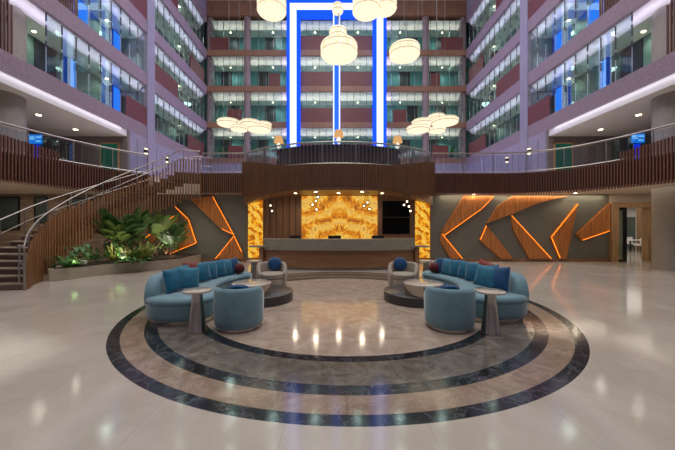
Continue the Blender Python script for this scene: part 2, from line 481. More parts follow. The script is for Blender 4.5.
for side in ('left', 'right', 'back'):
    u0, u1 = (7.5, DB) if side != 'back' else (-WF, WF)
    edge = m_speck if side != 'back' else m_copper
    th = .75 if side != 'back' else .48
    fd = .35 if side != 'back' else .62
    for i, lv in enumerate(LV):
        mb = MB(); fb(mb, side, u0, u1, 0, 1.9, lv-th, lv)
        if side == 'back' and i == 4:
            mb = MB(); fb(mb, side, u0, u1, -.05, 1.9, lv-.15, lv+1.15)
        struct('floor_slab', mb, edge, 'slab edge of the %s gallery, %s' % (SIDE[side], ['lowest','second','third','fourth','top'][i]))
        if i < 4:
            mb = MB(); fb(mb, side, u0, u1, .2, 1.59, lv+.001, lv+.012); struct('floor', mb, m_ceil, 'added pale bounce layer on the corridor floor of the %s gallery' % SIDE[side])  # unseen pale layer, added to bounce light up onto the corridor ceiling
        if i > 0 or side == 'back':
            cz0, cz1 = lv-th-fd, lv-th
            mb = MB(); fb(mb, side, u0, u1, .55, 1.59, cz0, cz1)
            cv = MB(); prof = [(.2, cz1-.002), (.55, cz0), (.55, cz1-.002)]
            if side == 'back': P = [[(u, DB+w, z) for w, z in prof] for u in (u0, u1)]
            else: P = [[((-1 if side == 'left' else 1)*(WF+w), u, z) for w, z in prof] for u in (u0, u1)]
            cv.add(P[0]+P[1], [(0,1,4,3), (1,2,5,4), (2,0,3,5), (0,2,1), (3,4,5)])
            struct('trim_cove', cv, m_white, 'white sloping cove above the glass of the %s gallery' % SIDE[side])
            struct('ceiling', mb, m_ceil, 'corridor ceiling of the %s gallery' % SIDE[side])
    # rear wall of the corridors with their doors
    mb = MB(); fb(mb, side, u0, u1, 1.6, 1.8, LV[0], LV[4])
    struct('wall_%s' % side, mb, m_corr if side != 'back' else m_corrb, 'corridor wall behind the %s gallery' % SIDE[side])
    for i in range(4):
        z = LV[i]
        zt = LV[i+1]-th
        if side != 'back':
            window(side, [(8.2, 10.5), (11.9, 18.15), (18.75, 26.2)], z, zt, .66, 'glazed front of the %s gallery, %s level' % (SIDE[side], LEVN[i]))
            for q in (13.4, 17.4, 21.6, 25.0):
                mb = MB(); fb(mb, side, q-.5+.35*(i % 2), q+.5+.35*(i % 2), 1.56, 1.595, z, z+2.05)
                struct('door', mb, m_door, 'dark corridor door behind the %s glass' % SIDE[side])
        else:
            window(side, [(-11.2, -8.35), (-7.65, -4.9), (-3.85, -.35), (.35, 3.85), (4.9, 7.65), (8.35, 11.2)], z, zt, .62, 'glazed front of the far gallery, %s level' % LEVN[i])
            for q in (-10.3, -6.9, 6.4, 9.1):
                mb = MB(); fb(mb, side, q-.5+.7*((i*3) % 2), q+.5+.7*((i*3) % 2), 1.56, 1.595, z, z+2.05)
                struct('door', mb, m_door, 'dark corridor door behind the far glass')
    # the visible lamps
    for i in range(4):
        zc = LV[i+1]-th-fd
        us = (12.5, 16.5, 20.4, 24.2) if side != 'back' else (-9.7, -5.8, -1.95, 1.95, 5.8, 9.7)
        for j, u in enumerate(us):
            if side == 'back': x, y = u, DB+.85
            else: x, y = (-1 if side == 'left' else 1)*(WF+1.2), u
            downlight('downlight', x, y, zc, .075, m_down, 'round ceiling downlight, %s %s on the %s gallery level, %s' % (ORD[j], 'along' if side == 'back' else 'from the near end', LEVN[i], SIDE[side]), 'downlights in the gallery ceilings', 50 if side != 'back' else 80, (.86,1.0,.88) if side != 'back' else (.78,1.0,.94))
# piers, columns
for s, nm in ((-1, 'left'), (1, 'right')):
    mb = MB(); mb.box(s*(WF-.04), s*(WF+1.59), 18.1, 18.85, ZM, ZR)
    struct('column', mb, m_lilac, 'square lilac pier on the %s' % SIDE[nm])
    mb = MB(); mb.lathe([(.66, ZM if s < 0 else 0), (.66, ZR)], (s*12.66, 11.25, 0), 40)
    struct('column', mb, m_column, 'thick round taupe column on the %s' % SIDE[nm], smooth=True)
    mb = MB(); mb.lathe([(.3, ZM), (.3, LV[4])], (s*8.0, DB+.34, 0), 24)
    struct('column', mb, m_columng, 'round grey column of the far gallery, %s' % SIDE[nm], smooth=True)
    mb = MB(); mb.lathe([(.34, ZM), (.34, LV[4])], (s*11.35, DB+.5, 0), 24)
    struct('column', mb, m_columng, 'corner column of the galleries, %s' % SIDE[nm], smooth=True)
    # blank strip above the top slab
    mb = MB(); mb.box(s*WF, s*(WF+.2), 7.5, DB, LV[4], ZR); struct('wall_%s_top' % nm, mb, m_lilac, 'wall above the top slab')
mb = MB(); mb.box(-WF, WF, DB, DB+.2, LV[4]+1.15, ZR); struct('wall_back_top', mb, m_cream, 'wall above the copper fascia')

# parapet boards on the galleries
npar = 0
def parapet(side, u0, u1, lv, label, h=1.12, m=None):
    mb = MB(); fb(mb, side, u0, u1, .005, .045, LV[lv], LV[lv]+h)
    o = mb.build('parapet_board', m or m_maroon)
    tag(o, label, 'parapet', 'maroon parapet boards of the galleries')
for side in ('left', 'right'):
    n = SIDE[side]
    parapet(side, 16.3, 18.1, 0, 'maroon parapet board beside the pier, lowest gallery on the ' + n)
    parapet(side, 16.3, 18.1, 2, 'maroon parapet board beside the pier, third gallery on the ' + n)
    parapet(side, 18.8, 21.7, 1, 'maroon parapet board just past the pier, second gallery on the ' + n)
    parapet(side, 18.8, 21.7, 3, 'maroon parapet board just past the pier, top gallery on the ' + n)
    parapet(side, 23.2, 26.1, 0, 'brown parapet board at the far corner, lowest gallery on the ' + n)
    parapet(side, 23.6, 26.1, 2, 'brown parapet board at the far corner, third gallery on the ' + n)
    for lv, a, b in ((0, 9.2, 10.6), (1, 12.1, 13.2)):
        mb = MB()
        u = a
        while u < b:
            fb(mb, side, u, u+.045, .003, .045, LV[lv], LV[lv]+1.75); u += .11
        tag(mb.build('slat_screen', m_slatred), 'dark upright slat screen on the %s gallery, %s' % (LEVN[lv], n), 'screen')
for i in range(4):
    for a, b, w in ((-3.85, -.35, 'stair side of the centre strip'), (.35, 3.85, 'doorway side of the centre strip')):
        parapet('back', a, b, i, 'maroon parapet board inside the blue frame, %s level, %s' % (LEVN[i], w), 1.25)
for i, a, b, w in ((3, -11.2, -9.6, 'by the corner'), (1, -9.7, -8.4, 'by the grey column'), (2, -6.0, -5.0, 'by the blue frame'), (0, -9.6, -8.3, 'by the column'),
                   (3, 9.3, 11.2, 'by the doorway side corner'), (2, 8.4, 9.2, 'past the grey column'), (0, 8.5, 9.9, 'past the doorway side column'), (1, 5.0, 6.2, 'next to the blue frame')):
    parapet('back', a, b, i, 'maroon parapet board of the far gallery, %s level, %s' % (LEVN[i], w))
# lit blue niches on the corridor walls
for side in ('left', 'right'):
    for lv, a, b, lab in ((0, 14.4, 14.7, 'narrow blue lit panel nearest the column'), (0, 17.2, 17.7, 'wide sky blue lit panel beside the maroon board'),
                          (1, 17.2, 17.7, 'sky blue lit panel before the pier'), (1, 14.5, 15.4, 'blue lit panel high behind the slat screen')):
        t = empty('lit_niche', ((-1 if side == 'left' else 1)*(WF+1.5), (a+b)/2, LV[lv]), '%s, %s gallery on the %s' % (lab, LEVN[lv], SIDE[side]), 'lit niche', 'blue lit panels of the galleries')
        mb = MB(); fb(mb, side, a, b, 1.33, 1.35, LV[lv]+.05, LV[lv]+2.0); mb.build('lit_face', m_led_s, t)
        mb = MB(); fb(mb, side, a-.06, b+.06, 1.35, 1.55, LV[lv], LV[lv]+2.05); mb.build('housing', m_black, t)

# the portal of blue and white light in front of the far gallery
PD = 25.75
t = empty('light_portal', (0, PD, ZM), 'tall blue and white lit frame rising in front of the far gallery', 'light frame')
for s in (-1, 1):
    x = s*3.73
    mb = MB(); mb.box(x-.56, x-.28, PD, PD+.7, ZM, 21.0); mb.box(x+.28, x+.56, PD, PD+.7, ZM, 21.0); mb.build('blue_upright', m_led_p, t)
    mb = MB(); mb.box(x-.28, x+.28, PD+.02, PD+.6, ZM, 20.75); mb.build('white_upright', m_led_w, t)
mb = MB(); mb.box(-4.29, 4.29, PD-.01, PD+.7, 20.78, 21.25); mb.box(-3.43, 3.43, PD-.01, PD+.7, 19.85, 20.2); mb.build('blue_lintel', m_led_p, t)
mb = MB(); mb.box(-4.01, 4.01, PD-.02, PD+.6, 20.2, 20.78); mb.build('white_lintel', m_led_w, t)
mb = MB(); mb.box(-.2, .2, PD+.05, PD+.6, ZM, 19.84); mb.build('blue_centre_strip', m_led_bb, t)
for s in (-1, 1):
    mb = MB(); mb.box(s*.2, s*.3, PD+.02, PD+.6, ZM, 19.84); mb.build('white_edge_strip', m_led_w, t)

# ------------------------------------------------------------------ mezzanine
R5 = 5.815; YC5 = 11.7 + R5
def arc(n, y=13.6):
    a0 = math.asin(4.3/R5)
    return [Vector((R5*math.sin(-a0+2*a0*i/(n-1)), YC5-R5*math.cos(-a0+2*a0*i/(n-1)), 0)) for i in range(n)]
P_left = crom([(-11.15,7.55,0),(-10.95,8.6,0),(-10.8,9.6,0),(-10.55,10.7,0),(-10.2,11.75,0),(-9.6,13.0,0),(-8.85,14.0,0)], 60)
P_right = crom([(11.15,7.55,0),(10.95,8.6,0),(10.8,9.6,0),(10.6,10.6,0),(10.3,11.5,0),(9.75,12.5,0),(8.8,13.25,0),(7.6,13.6,0),(6.2,13.62,0),(4.3,13.62,0)], 80)
P_mid = arc(60)
P_ls = [Vector((-6.2,13.6,0)), Vector((-4.3,13.6,0))]
poly = [(p.x, p.y) for p in P_left] + [(-8.85, 15.2), (-6.2, 15.2)] + [(p.x, p.y) for p in P_ls] + [(p.x, p.y) for p in P_mid[1:-1]] + [(p.x, p.y) for p in P_right[::-1]]
poly = [(-17.7, 7.55)] + poly + [(17.7, 7.55), (17.7, 29.7), (-17.7, 29.7)]
mb = MB(); mb.prism(poly, ZU, ZM)
struct('mezzanine_slab', mb, m_cream, 'cream underside and slab of the mezzanine')
def cladding(path, zb, zt, m, name, label, pitch=.095):
    L = plen(path); n = int(L/pitch)
    Q = resample(path, n+1)
    mb = MB(); bk = MB()
    for i, p in enumerate(Q):
        t = (Q[min(i+1, n)]-Q[max(i-1, 0)]).normalized(); nr = Vector((t.y, -t.x, 0))
        if path is P_right or path[0].x > 6: nr = Vector((-t.y, t.x, 0))
        q = p + nr*.045
        z0 = zb(p) if callable(zb) else zb; z1 = zt(p) if callable(zt) else zt
        mb.obox((q.x, q.y), .042, .06, z0, z1, math.atan2(t.y, t.x))
        if i < n:
            mid = (Q[i]+Q[i+1])/2
            bk.obox((mid.x+nr.x*.006, mid.y+nr.y*.006), (Q[i+1]-Q[i]).length+.004, .012, z0+.10, min(z1-.02, ZM), math.atan2(t.y, t.x))
    o = struct(name, mb, m, label); bk.build('trim_backing', m_back, o)
def ztall(p): return 4.56-.12*max(0, p.y-9.6) if p.y < 11.15 else ZM+.02
cladding(P_left, ZS, ztall, m_slatred, 'trim_1', 'upright slats along the mezzanine edge on the stair side')
cladding(P_right, ZS, ztall, m_slatred, 'trim_2', 'upright slats along the mezzanine edge on the doorway side')
cladding(P_ls, ZS, ZM+.02, m_slat, 'trim_3', 'upright slats between the stair landing and the bowed balcony')
def zbow(p): return 4.06+.5*max(0, (abs(p.x)-1.8)/2.5)**1.3
cladding(P_mid, ZS, zbow, m_slat, 'trim_4', 'upright slats of the bowed balcony over the desk', .075)
# wooden scooped soffit under the bow
mb = MB(); A = arc(60)
mb.prism([(p.x, p.y) for p in A] + [(4.3, 14.0), (-4.3, 14.0)], 3.06, 3.118)
struct('ceiling', mb, m_walnut, 'timber soffit under the bowed balcony')
for s in (-1, 1):
    mb = MB(); K = 24; vs = []
    for i in range(K+1):
        x = 2.0+2.28*i/K
        y = YC5-math.sqrt(R5**2-x*x)+.03
        d = .48*(i/K)**1.6
        vs += [(s*x, y, 3.055), (s*x, y, 3.055-d), (s*x, 13.85, 3.055-d*.9)]
    fs = []
    for i in range(K):
        a, b = 3*i, 3*i+3
        fs += [(a, a+1, b+1, b), (a+1, a+2, b+2, b+1)]
    mb.add(vs, fs)
    struct('trim_5', mb, m_walnut, 'curved timber drop of the soffit, %s' % ('stair side' if s < 0 else 'doorway side'), smooth=True)
# balustrades
def balustrade(path, nm, label, zr=4.97, zb=ZM+.1, every=1.35, bal=True, inset=.08, flip=False):
    L = plen(path); Q = resample(path, int(L/.25)+2)
    n = len(Q); P = []
    for i, p in enumerate(Q):
        t = (Q[min(i+1, n-1)]-Q[max(i-1, 0)]).normalized(); nr = Vector((-t.y, t.x, 0))*(-1 if flip else 1)
        P.append(p+nr*inset)
    t = empty(nm, (P[n//2].x, P[n//2].y, ZM), label, 'balustrade', 'mezzanine balustrades')
    mb = MB(); mb.tube([(p.x, p.y, zr) for p in P], .032, 10); mb.build('handrail', m_steel, t, smooth=True)
    mb = MB(); mb.tube([(p.x, p.y, zb) for p in P], .016, 6); mb.build('bottom_rail', m_steel, t, smooth=True)
    g = MB()
    for i in range(n-1):
        a, b = P[i], P[i+1]
        g.add([(a.x, a.y, zb+.03), (b.x, b.y, zb+.03), (b.x, b.y, zr-.09), (a.x, a.y, zr-.09)], [(0,1,2,3)])
    gl = g.build('glass_panel', m_glassr, t)
    sol = gl.modifiers.new('solid', 'SOLIDIFY'); sol.thickness = .012
    k = max(1, round(L/every)); R = resample(P, k+1)
    for p in R:
        mb = MB(); mb.tube([(p.x, p.y, ZM), (p.x, p.y, zr)], .022, 8); mb.build('post', m_steel, t, smooth=True)
    if bal:
        mb = MB(); Rb = resample(P, int(L/.16)+1)
        for p in Rb: mb.tube([(p.x, p.y, zb), (p.x, p.y, zr)], .009, 5)
        mb.build('baluster_grille', m_steel, t)
    return t
balustrade(P_left, 'glass_balustrade', 'glass and steel balustrade curving above the staircase foot', bal=False)
balustrade(P_right, 'glass_balustrade', 'glass and steel balustrade curving above the lit doorway', bal=False, flip=True)
balustrade(P_ls, 'steel_balustrade', 'short straight steel balustrade between stair landing and bowed balcony')
balustrade(P_mid, 'steel_balustrade', 'bowed steel balustrade above the reception desk', inset=.12)

# lounges under the lowest gallery
for s, nm in ((-1, 'left'), (1, 'right')):
    n = SIDE[nm]
    mb = MB(); fb(mb, nm, 7.5, 16.4, .04, 6.2, 6.55, 6.92); struct('ceiling', mb, m_white, 'white ceiling of the mezzanine lounge, ' + n)
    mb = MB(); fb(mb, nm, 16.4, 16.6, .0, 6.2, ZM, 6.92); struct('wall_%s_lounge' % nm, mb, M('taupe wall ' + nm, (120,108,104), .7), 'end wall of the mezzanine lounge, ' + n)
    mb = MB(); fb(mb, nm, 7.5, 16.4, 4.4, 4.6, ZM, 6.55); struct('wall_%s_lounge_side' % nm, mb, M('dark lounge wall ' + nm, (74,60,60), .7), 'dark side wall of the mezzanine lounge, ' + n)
    mb = MB(); fb(mb, nm, 16.6, DB, .0, .2, ZM, 6.92)
    u = 17.2
    while u < DB-.3:
        fb(mb, nm, u, u+.04, -.03, 0, ZM, 6.6); u += .62
    struct('wall_%s_panelling' % nm, mb, m_lilac, 'lilac panelled wall on the mezzanine, ' + n)
    x0 = s*(12.45 if s < 0 else 12.3)
    t = empty('door_%d' % (2 if s < 0 else 3), (x0, 16.36, ZM), 'green lit glass door on the mezzanine, ' + n, None, None, 0, 'structure')
    mb = MB(); mb.box(x0-.45, x0+.45, 16.34, 16.37, ZM+.02, ZM+2.1); mb.build('door_glass', m_green, t)
    mb = MB(); mb.box(x0-.52, x0-.45, 16.33, 16.4, ZM, ZM+2.17); mb.box(x0+.45, x0+.52, 16.33, 16.4, ZM, ZM+2.17); mb.box(x0-.52, x0+.52, 16.33, 16.4, ZM+2.1, ZM+2.17); mb.build('door_frame', m_oak, t)
    for j, (xx, yy) in enumerate(((s*13.2, 13.2), (s*13.3, 15.2), (s*12.8, 9.6))):
        downlight('downlight', xx, yy, 6.55, .09, m_downc, 'bright downlight in the mezzanine lounge ceiling, %s from the column, %s' % (['first', 'second', 'behind'][j], n), 'downlights in the lounge ceilings', 12, (1,.92,.8))
    # hanging display
    a, b = W(28.5, 134, 13.0), W(43, 144.5, 13.0)
    if s > 0: a, b = W(630.5, 133, 13.0), W(645, 143.5, 13.0)
    c = ((a[0]+b[0])/2, 13.0, ZM)
    t = empty('digital_display', c, 'cyan lit digital display standing behind the balustrade on the ' + n, 'display', 'digital displays on the mezzanine')
    mb = MB(); mb.box(a[0], b[0], 13.0, 13.05, b[2], a[2]); mb.build('housing', m_black, t, bevel=.01)
    mb = MB(); mb.box(a[0]+.03, b[0]-.03, 12.985, 13.0, b[2]+.03, a[2]-.03); sc = mb.build('screen', m_screenb, t)
    mb = MB(); h = a[2]-b[2]
    for q, (l0, l1) in ((.68, (.1, .42)), (.68, (.52, .9)), (.5, (.1, .46)), (.3, (.52, .86))):
        w = b[0]-a[0]; mb.box(a[0]+w*l0, a[0]+w*l1, 12.98, 12.985, b[2]+h*q-.02, b[2]+h*q+.03)
    mb.build('text_line', m_screenw, sc)
    mb = MB(); mb.box(c[0]-.12, c[0]+.12, 13.0, 13.06, ZM, b[2]); mb.box(c[0]-.3, c[0]+.3, 12.85, 13.2, ZM, ZM+.03); mb.build('stand', m_led_b, t)
    for j, u in enumerate((17.9, 20.2)):
        x = s*(WF-.0); z = W(143, 148, 17.5)[2] if j == 0 else 6.05
        z = 6.1
        t = empty('wall_sconce', (x, u, z), 'black up and down wall sconce on the %s panelling, %s from the lounge' % (n, ORD[j]), 'sconce', 'wall sconces on the mezzanine')
        mb = MB(); mb.box(x, x-s*.14, u-.1, u+.1, z-.1, z+.1); mb.build('body', m_black, t, bevel=.01)
        mb = MB(); mb.box(x-s*.02, x-s*.13, u-.08, u+.08, z+.1, z+.18); mb.build('upper_lens', m_sconce, t)
        mb = MB(); mb.box(x-s*.02, x-s*.13, u-.08, u+.08, z-.18, z-.1); mb.build('lower_lens', m_sconce, t)
mb = MB(); mb.box(-WF, WF, DB, DB+.2, ZM, LV[0]-.48)
x = -11.3
while x < 11.3:
    mb.box(x, x+.05, DB-.04, DB, ZM, 6.6); x += .45
struct('wall_back_panelling', mb, m_lilac, 'panelled wall at the far end of the mezzanine')

# bar counter of the mezzanine with its three lamps
def ring(r, a0, a1, n): return [(r*math.sin(a0+(a1-a0)*i/(n-1)), YC5-r*math.cos(a0+(a1-a0)*i/(n-1))) for i in range(n)]
t = empty('bar_counter', (0, 12.9, ZM), 'dark curved bar counter behind the bowed balustrade', 'bar counter')
mb = MB(); mb.prism(ring(4.9, -.66, .66, 40)+ring(4.3, .66, -.66, 40), ZM+1.0, ZM+1.06); mb.build('counter_top', m_mirror, t, bevel=.01)
mb = MB(); mb.prism(ring(4.75, -.64, .64, 40)+ring(4.4, .64, -.64, 40), ZM, ZM+1.0); mb.build('counter_body', m_back, t)
for x, lab in ((-2.75, 'nearest the stair landing'), (0.0, 'in the middle, before the blue strip'), (2.72, 'on the side of the lit doorway')):
    y = YC5-math.sqrt(4.6**2-x*x)
    t = empty('table_lamp', (x, y, ZM+1.06), 'tan shaded white table lamp on the mezzanine bar, ' + lab, 'lamp', 'table lamps on the mezzanine bar')
    mb = MB(); mb.lathe([(.13, 0), (.13, .03), (.04, .06), (.035, .12), (.09, .2), (.1, .3), (.03, .38), (.02, .42)], (0,0,0), 20); mb.build('lamp_base', m_lampw, t, world=False, smooth=True)
    mb = MB(); mb.lathe([(.23, .40), (.15, .68), (.146, .68), (.226, .40)], (0,0,0), 24); mb.build('lamp_shade', m_shade, t, world=False, smooth=True)

# ------------------------------------------------------------------ ground floor rear walls
YW = 13.9
def px2(poly, D=YW): return [(W(x, y, D)[0], W(x, y, D)[2]) for x, y in poly]
xl, xr = W(247, 0, YW)[0], W(431, 0, YW)[0]
mb = MB(); mb.box(-8.75, xl, YW, YW+.25, 0, ZU); struct('wall_back_left', mb, m_grey, 'grey panelled wall between planter and reception')
xd0 = W(609, 0, YW)[0]
mb = MB(); mb.box(xr, xd0, YW, YW+.25, 0, ZU); struct('wall_back_right', mb, m_grey, 'grey panelled wall between reception and doorway')
# stone wall on the stair side
mb = MB(); mb.box(-17.7, -8.75, YW, YW+.25, 0, ZU); struct('wall_back_stone', mb, m_stone, 'split stone wall behind the staircase')
for i, (a, b) in enumerate((((-2, 198), (19, 229)), ((36, 198), (47, 222)), ((69, 199), (86, 224)), ((92, 200), (107, 226)))):
    nwin += 1
    p, q = W(a[0], a[1], YW), W(b[0], b[1], YW)
    mb = MB(); mb.box(p[0], q[0], YW-.03, YW-.01, q[2], p[2]); o = struct('window_%d' % nwin, mb, m_dark, 'dark window in the stone wall, %s from the staircase foot' % ORD[i])
    mb = MB(); e = .05
    mb.box(p[0]-e, p[0], YW-.05, YW-.001, q[2]-e, p[2]+e); mb.box(q[0], q[0]+e, YW-.05, YW-.001, q[2]-e, p[2]+e)
    mb.box(p[0], q[0], YW-.05, YW-.001, p[2], p[2]+e); mb.box(p[0], q[0], YW-.05, YW-.001, q[2]-e, q[2])
    mb.build('window_frame', m_black, o)
for nm, a, b in (('left', -8.7, xl), ('right', xr, xd0)):
    mb = MB(); mb.box(a, b, YW-.03, YW, 0, .14); struct('baseboard_' + nm, mb, m_walnut, 'timber baseboard under the angular panels')

panels = [  # outline in photo pixels, edges with a light strip, label
 ([(463,196.3),(493,196.3),(481,209),(443,236),(441,231)], [(1,2),(2,3)], 'long slanting timber panel from the soffit down towards reception'),
 ([(441,233),(462,260),(450,260),(439.5,241)], [(0,1)], 'low timber spike panel closest to the reception corner'),
 ([(485,225),(512,259),(500,259),(478.5,240)], [(0,3)], 'low slanting timber panel, second from reception'),
 ([(510,215),(550,259),(528,259),(512,230)], [(0,1)], 'low timber panel leaning away, third from reception'),
 ([(576,203.5),(549,237),(558,259.5),(564.5,259.5)], [(0,1),(1,2)], 'tall standing timber shard panel before the doorway'),
 ([(608,203),(608,231),(580,240.5),(575,234)], [(1,2)], 'timber wedge panel against the doorway frame'),
 ([(486,223),(497,206),(512,196.3),(566,196.3),(537,203),(511,214)], [], 'timber wedge panel hanging under the slats'),
 ([(191,199),(214,196.3),(235,235),(222,229)], [(1,2),(2,3)], 'long slanting timber panel above the sofa'),
 ([(235,235),(216,260),(244,260),(243,252)], [(0,1),(0,3)], 'low timber triangle panel next to the honey onyx'),
 ([(176,206),(190,219),(198,243),(171,254),(187,222)], [(0,1),(1,2),(2,3)], 'arrow shaped timber panel beside the planter palms'),
 ([(146,238),(176,215),(180,219),(150,246)], [(0,1)], 'slim timber panel half hidden by the plants'),
]
for poly, lit, lab in panels:
    q = px2(poly)
    xs = [p[0] for p in q]; zs = [max(p[1], .15) for p in q]
    q = [(x, max(z, .145)) for x, z in q]
    q = [(x, min(z, ZU-.01)) for x, z in q]
    t = empty('timber_wall_panel', (sum(xs)/len(xs), YW, min(zs)), lab, 'wall panel', 'angular timber wall panels')
    mb = MB(); mb.wallpoly(q, YW-.12, YW); mb.build('board', m_panel, t)
    for a, b in lit:
        p0, p1 = Vector((q[a][0], 0, q[a][1])), Vector((q[b][0], 0, q[b][1]))
        cen = Vector((sum(xs)/len(xs), 0, sum(zs)/len(zs)))
        d = (p1-p0).normalized(); nrm = Vector((d.z, 0, -d.x))
        if nrm.dot((p0+p1)/2-cen) < 0: nrm = -nrm
        w0, w1 = -.022, -.010
        pts = [p0+nrm*w0+d*.03, p1+nrm*w0-d*.03, p1+nrm*w1-d*.03, p0+nrm*w1+d*.03]
        mb = MB(); mb.wallpoly([(v.x, min(max(v.z, .142), ZU)) for v in pts], YW-.14, YW-.12); mb.build('light_strip', m_led_o, t)
# seams of the grey cladding
for i, (a, b) in enumerate((((213,198),(232,236)), ((478,210),(500,231)), ((500,231),(512,230)), ((520,204),(549,237)), ((576,204),(590,226)), ((443,236),(478,241)))):
    pass

# reception wall
mb = MB(); mb.box(xl, xr, YW+.1, YW+.35, 0, ZU); struct('wall_reception', mb, m_walnut, 'walnut veneered wall behind the reception desk')
def onyx(name, x0, x1, z0, z1, m, label):
    a, b = W(x0, 0, YW)[0], W(x1, 0, YW)[0]
    t = empty(name, ((a+b)/2, YW, z0), label, 'onyx panel')
    mb = MB(); mb.box(a, b, YW+.02, YW+.095, z0, z1); mb.build('stone_face', m, t)
    e = .05; mb = MB()
    mb.box(a-e, a, YW-.02, YW+.095, 0, z1+.01); mb.box(b, b+e, YW-.02, YW+.095, 0, z1+.01); mb.box(a, b, YW-.02, YW+.095, 0, z0)
    mb.build('timber_surround', m_walnut, t)
onyx('onyx_panel', 248, 263, .17, 3.0, m_onyx, 'tall narrow glowing onyx panel next to the planter side wall')
onyx('onyx_panel', 415, 430, .17, 3.0, m_onyx, 'tall narrow glowing onyx panel next to the doorway side wall')
onyx('onyx_panel', 301.5, 377.5, .6, 3.04, m_onyxc, 'broad bookmatched glowing onyx panel behind the reception desk')
# upright battens of the wood bay
mb = MB()
for px in (269.5, 276, 282.5, 289, 295.5):
    x = W(px, 0, YW)[0]; mb.box(x-.012, x+.012, YW+.075, YW+.1, 0, 3.04)
struct('trim_6', mb, m_back, 'dark joints of the walnut bay')
for i, (y0, y1, lab) in enumerate(((201, 217, 'upper of two black wall screens beside the onyx'), (217.6, 234, 'lower of two black wall screens beside the onyx'))):
    a, b = W(382.5, y0, YW), W(410, y1, YW)
    t = empty('wall_screen', ((a[0]+b[0])/2, YW+.1, b[2]), lab, 'screen')
    mb = MB(); mb.box(a[0], b[0], YW+.03, YW+.097, b[2], a[2]); mb.build('housing', m_black, t, bevel=.006)
    mb = MB(); mb.box(a[0]+.02, b[0]-.02, YW+.026, YW+.03, b[2]+.015, a[2]-.015); mb.build('display', m_screen, t)

# doorway on the right
a0, a1 = W(609, 0, YW)[0], W(616, 0, YW)[0]; b0, b1 = W(648, 0, YW)[0], W(657, 0, YW)[0]
t = empty('door_1', ((a0+b1)/2, YW, 0), 'wide oak framed doorway with sliding glass', None, None, 0, 'structure')
mb = MB(); mb.box(a0, a1, YW-.15, YW+.3, 0, 2.75); mb.box(b0, b1, YW-.02, YW+.3, 0, 2.75); mb.box(a1, b0, YW-.15, YW+.3, 2.5, 2.75); mb.box(b0, b1+1, YW-.15, YW-.02, 2.5, 2.75); mb.build('door_frame', m_oak, t, bevel=.01)
g0, g1 = a1, W(627, 0, YW)[0]
mb = MB(); mb.box(g0, g0+.04, YW, YW+.05, 0, 2.5); mb.box(g1-.14, g1, YW, YW+.05, 0, 2.5); mb.box(g0+.04, g1-.14, YW, YW+.05, 2.4, 2.5); mb.box(g0+.04, g1-.14, YW, YW+.05, 0, .09); mb.build('sliding_leaf', m_black, t)
mb = MB(); mb.box(g0+.04, g1-.14, YW+.02, YW+.03, .09, 2.4); mb.build('leaf_glass', glass_mat('door glass', (.7,.72,.62), .1, .8), t)
mb = MB(); mb.box(a0, b1+1.0, YW, YW+.2, 2.75, ZU); mb.box(b1, b1+4, YW+.1, YW+.25, 0, ZU); struct('wall_back_doorway', mb, m_cream, 'cream wall above the doorway')
mb = MB(); mb.box(W(654.5, 0, YW)[0], W(656.5, 0, YW)[0], YW-.06, YW-.02, 0, 2.5); struct('door_4', mb, m_black, 'black edge of the second sliding leaf')
# room beyond
mb = MB(); mb.box(12.0, 25, 22, 22.2, 0, ZU); mb.box(12.3, 12.5, YW+.3, 22, 0, ZU); mb.box(25, 25.2, YW+.3, 22, 0, ZU); struct('wall_beyond', mb, m_white, 'white walls of the room beyond the doorway')
mb = MB(); mb.box(12.0, 25.2, YW+.3, 22.2, 2.95, 3.1); struct('ceiling', mb, m_white, 'ceiling of the room beyond the doorway')
mb = MB()
for x in (15.6, 17.6, 21.2): mb.box(x, x+.6, 21.9, 22, 0, 2.3)
struct('window_beyond', mb, m_dark, 'dark windows of the room beyond')
mb = MB(); mb.box(20.55, 20.85, 20.3, 20.6, 0, 2.95); struct('column', mb, m_walnut, 'brown pillar in the room beyond')
def side_chair(x, y, rz, lab):
    t = empty('dining_chair', (x, y, 0), lab, 'chair', 'white chairs in the room beyond', rz)
    mb = MB(); mb.box(-.24,.24,-.24,.24,.42,.5); mb.build('seat', m_white, t, world=False, bevel=.03)
    mb = MB(); mb.box(-.24,.24,.18,.25,.5,.9); mb.build('backrest', m_white, t, world=False, bevel=.03)
    for a in (-.2,.2):
        for b in (-.2,.2):
            mb = MB(); mb.tube([(a,b,0),(a*.9,b*.9,.42)], .016, 6); mb.build('leg', m_black, t, world=False)
side_chair(18.9, 18.7, PI, 'white padded chair in front of the table beyond the doorway')
side_chair(19.8, 18.9, PI, 'white padded chair nearer the pillar beyond the doorway')
side_chair(19.9, 20.25, 0, 'white padded chair behind the table beyond the doorway')
t = empty('dining_table', (19.5, 19.55, 0), 'white table among the chairs in the room beyond the doorway', 'table')
mb = MB(); mb.box(18.7,20.3,19.2,19.85,.71,.75); mb.build('table_top', m_white, t, bevel=.01)
for a in (18.85, 20.15):
    for b in (19.3, 19.75):
        mb = MB(); mb.box(a-.03,a+.03,b-.03,b+.03,0,.71); mb.build('leg', m_black, t)

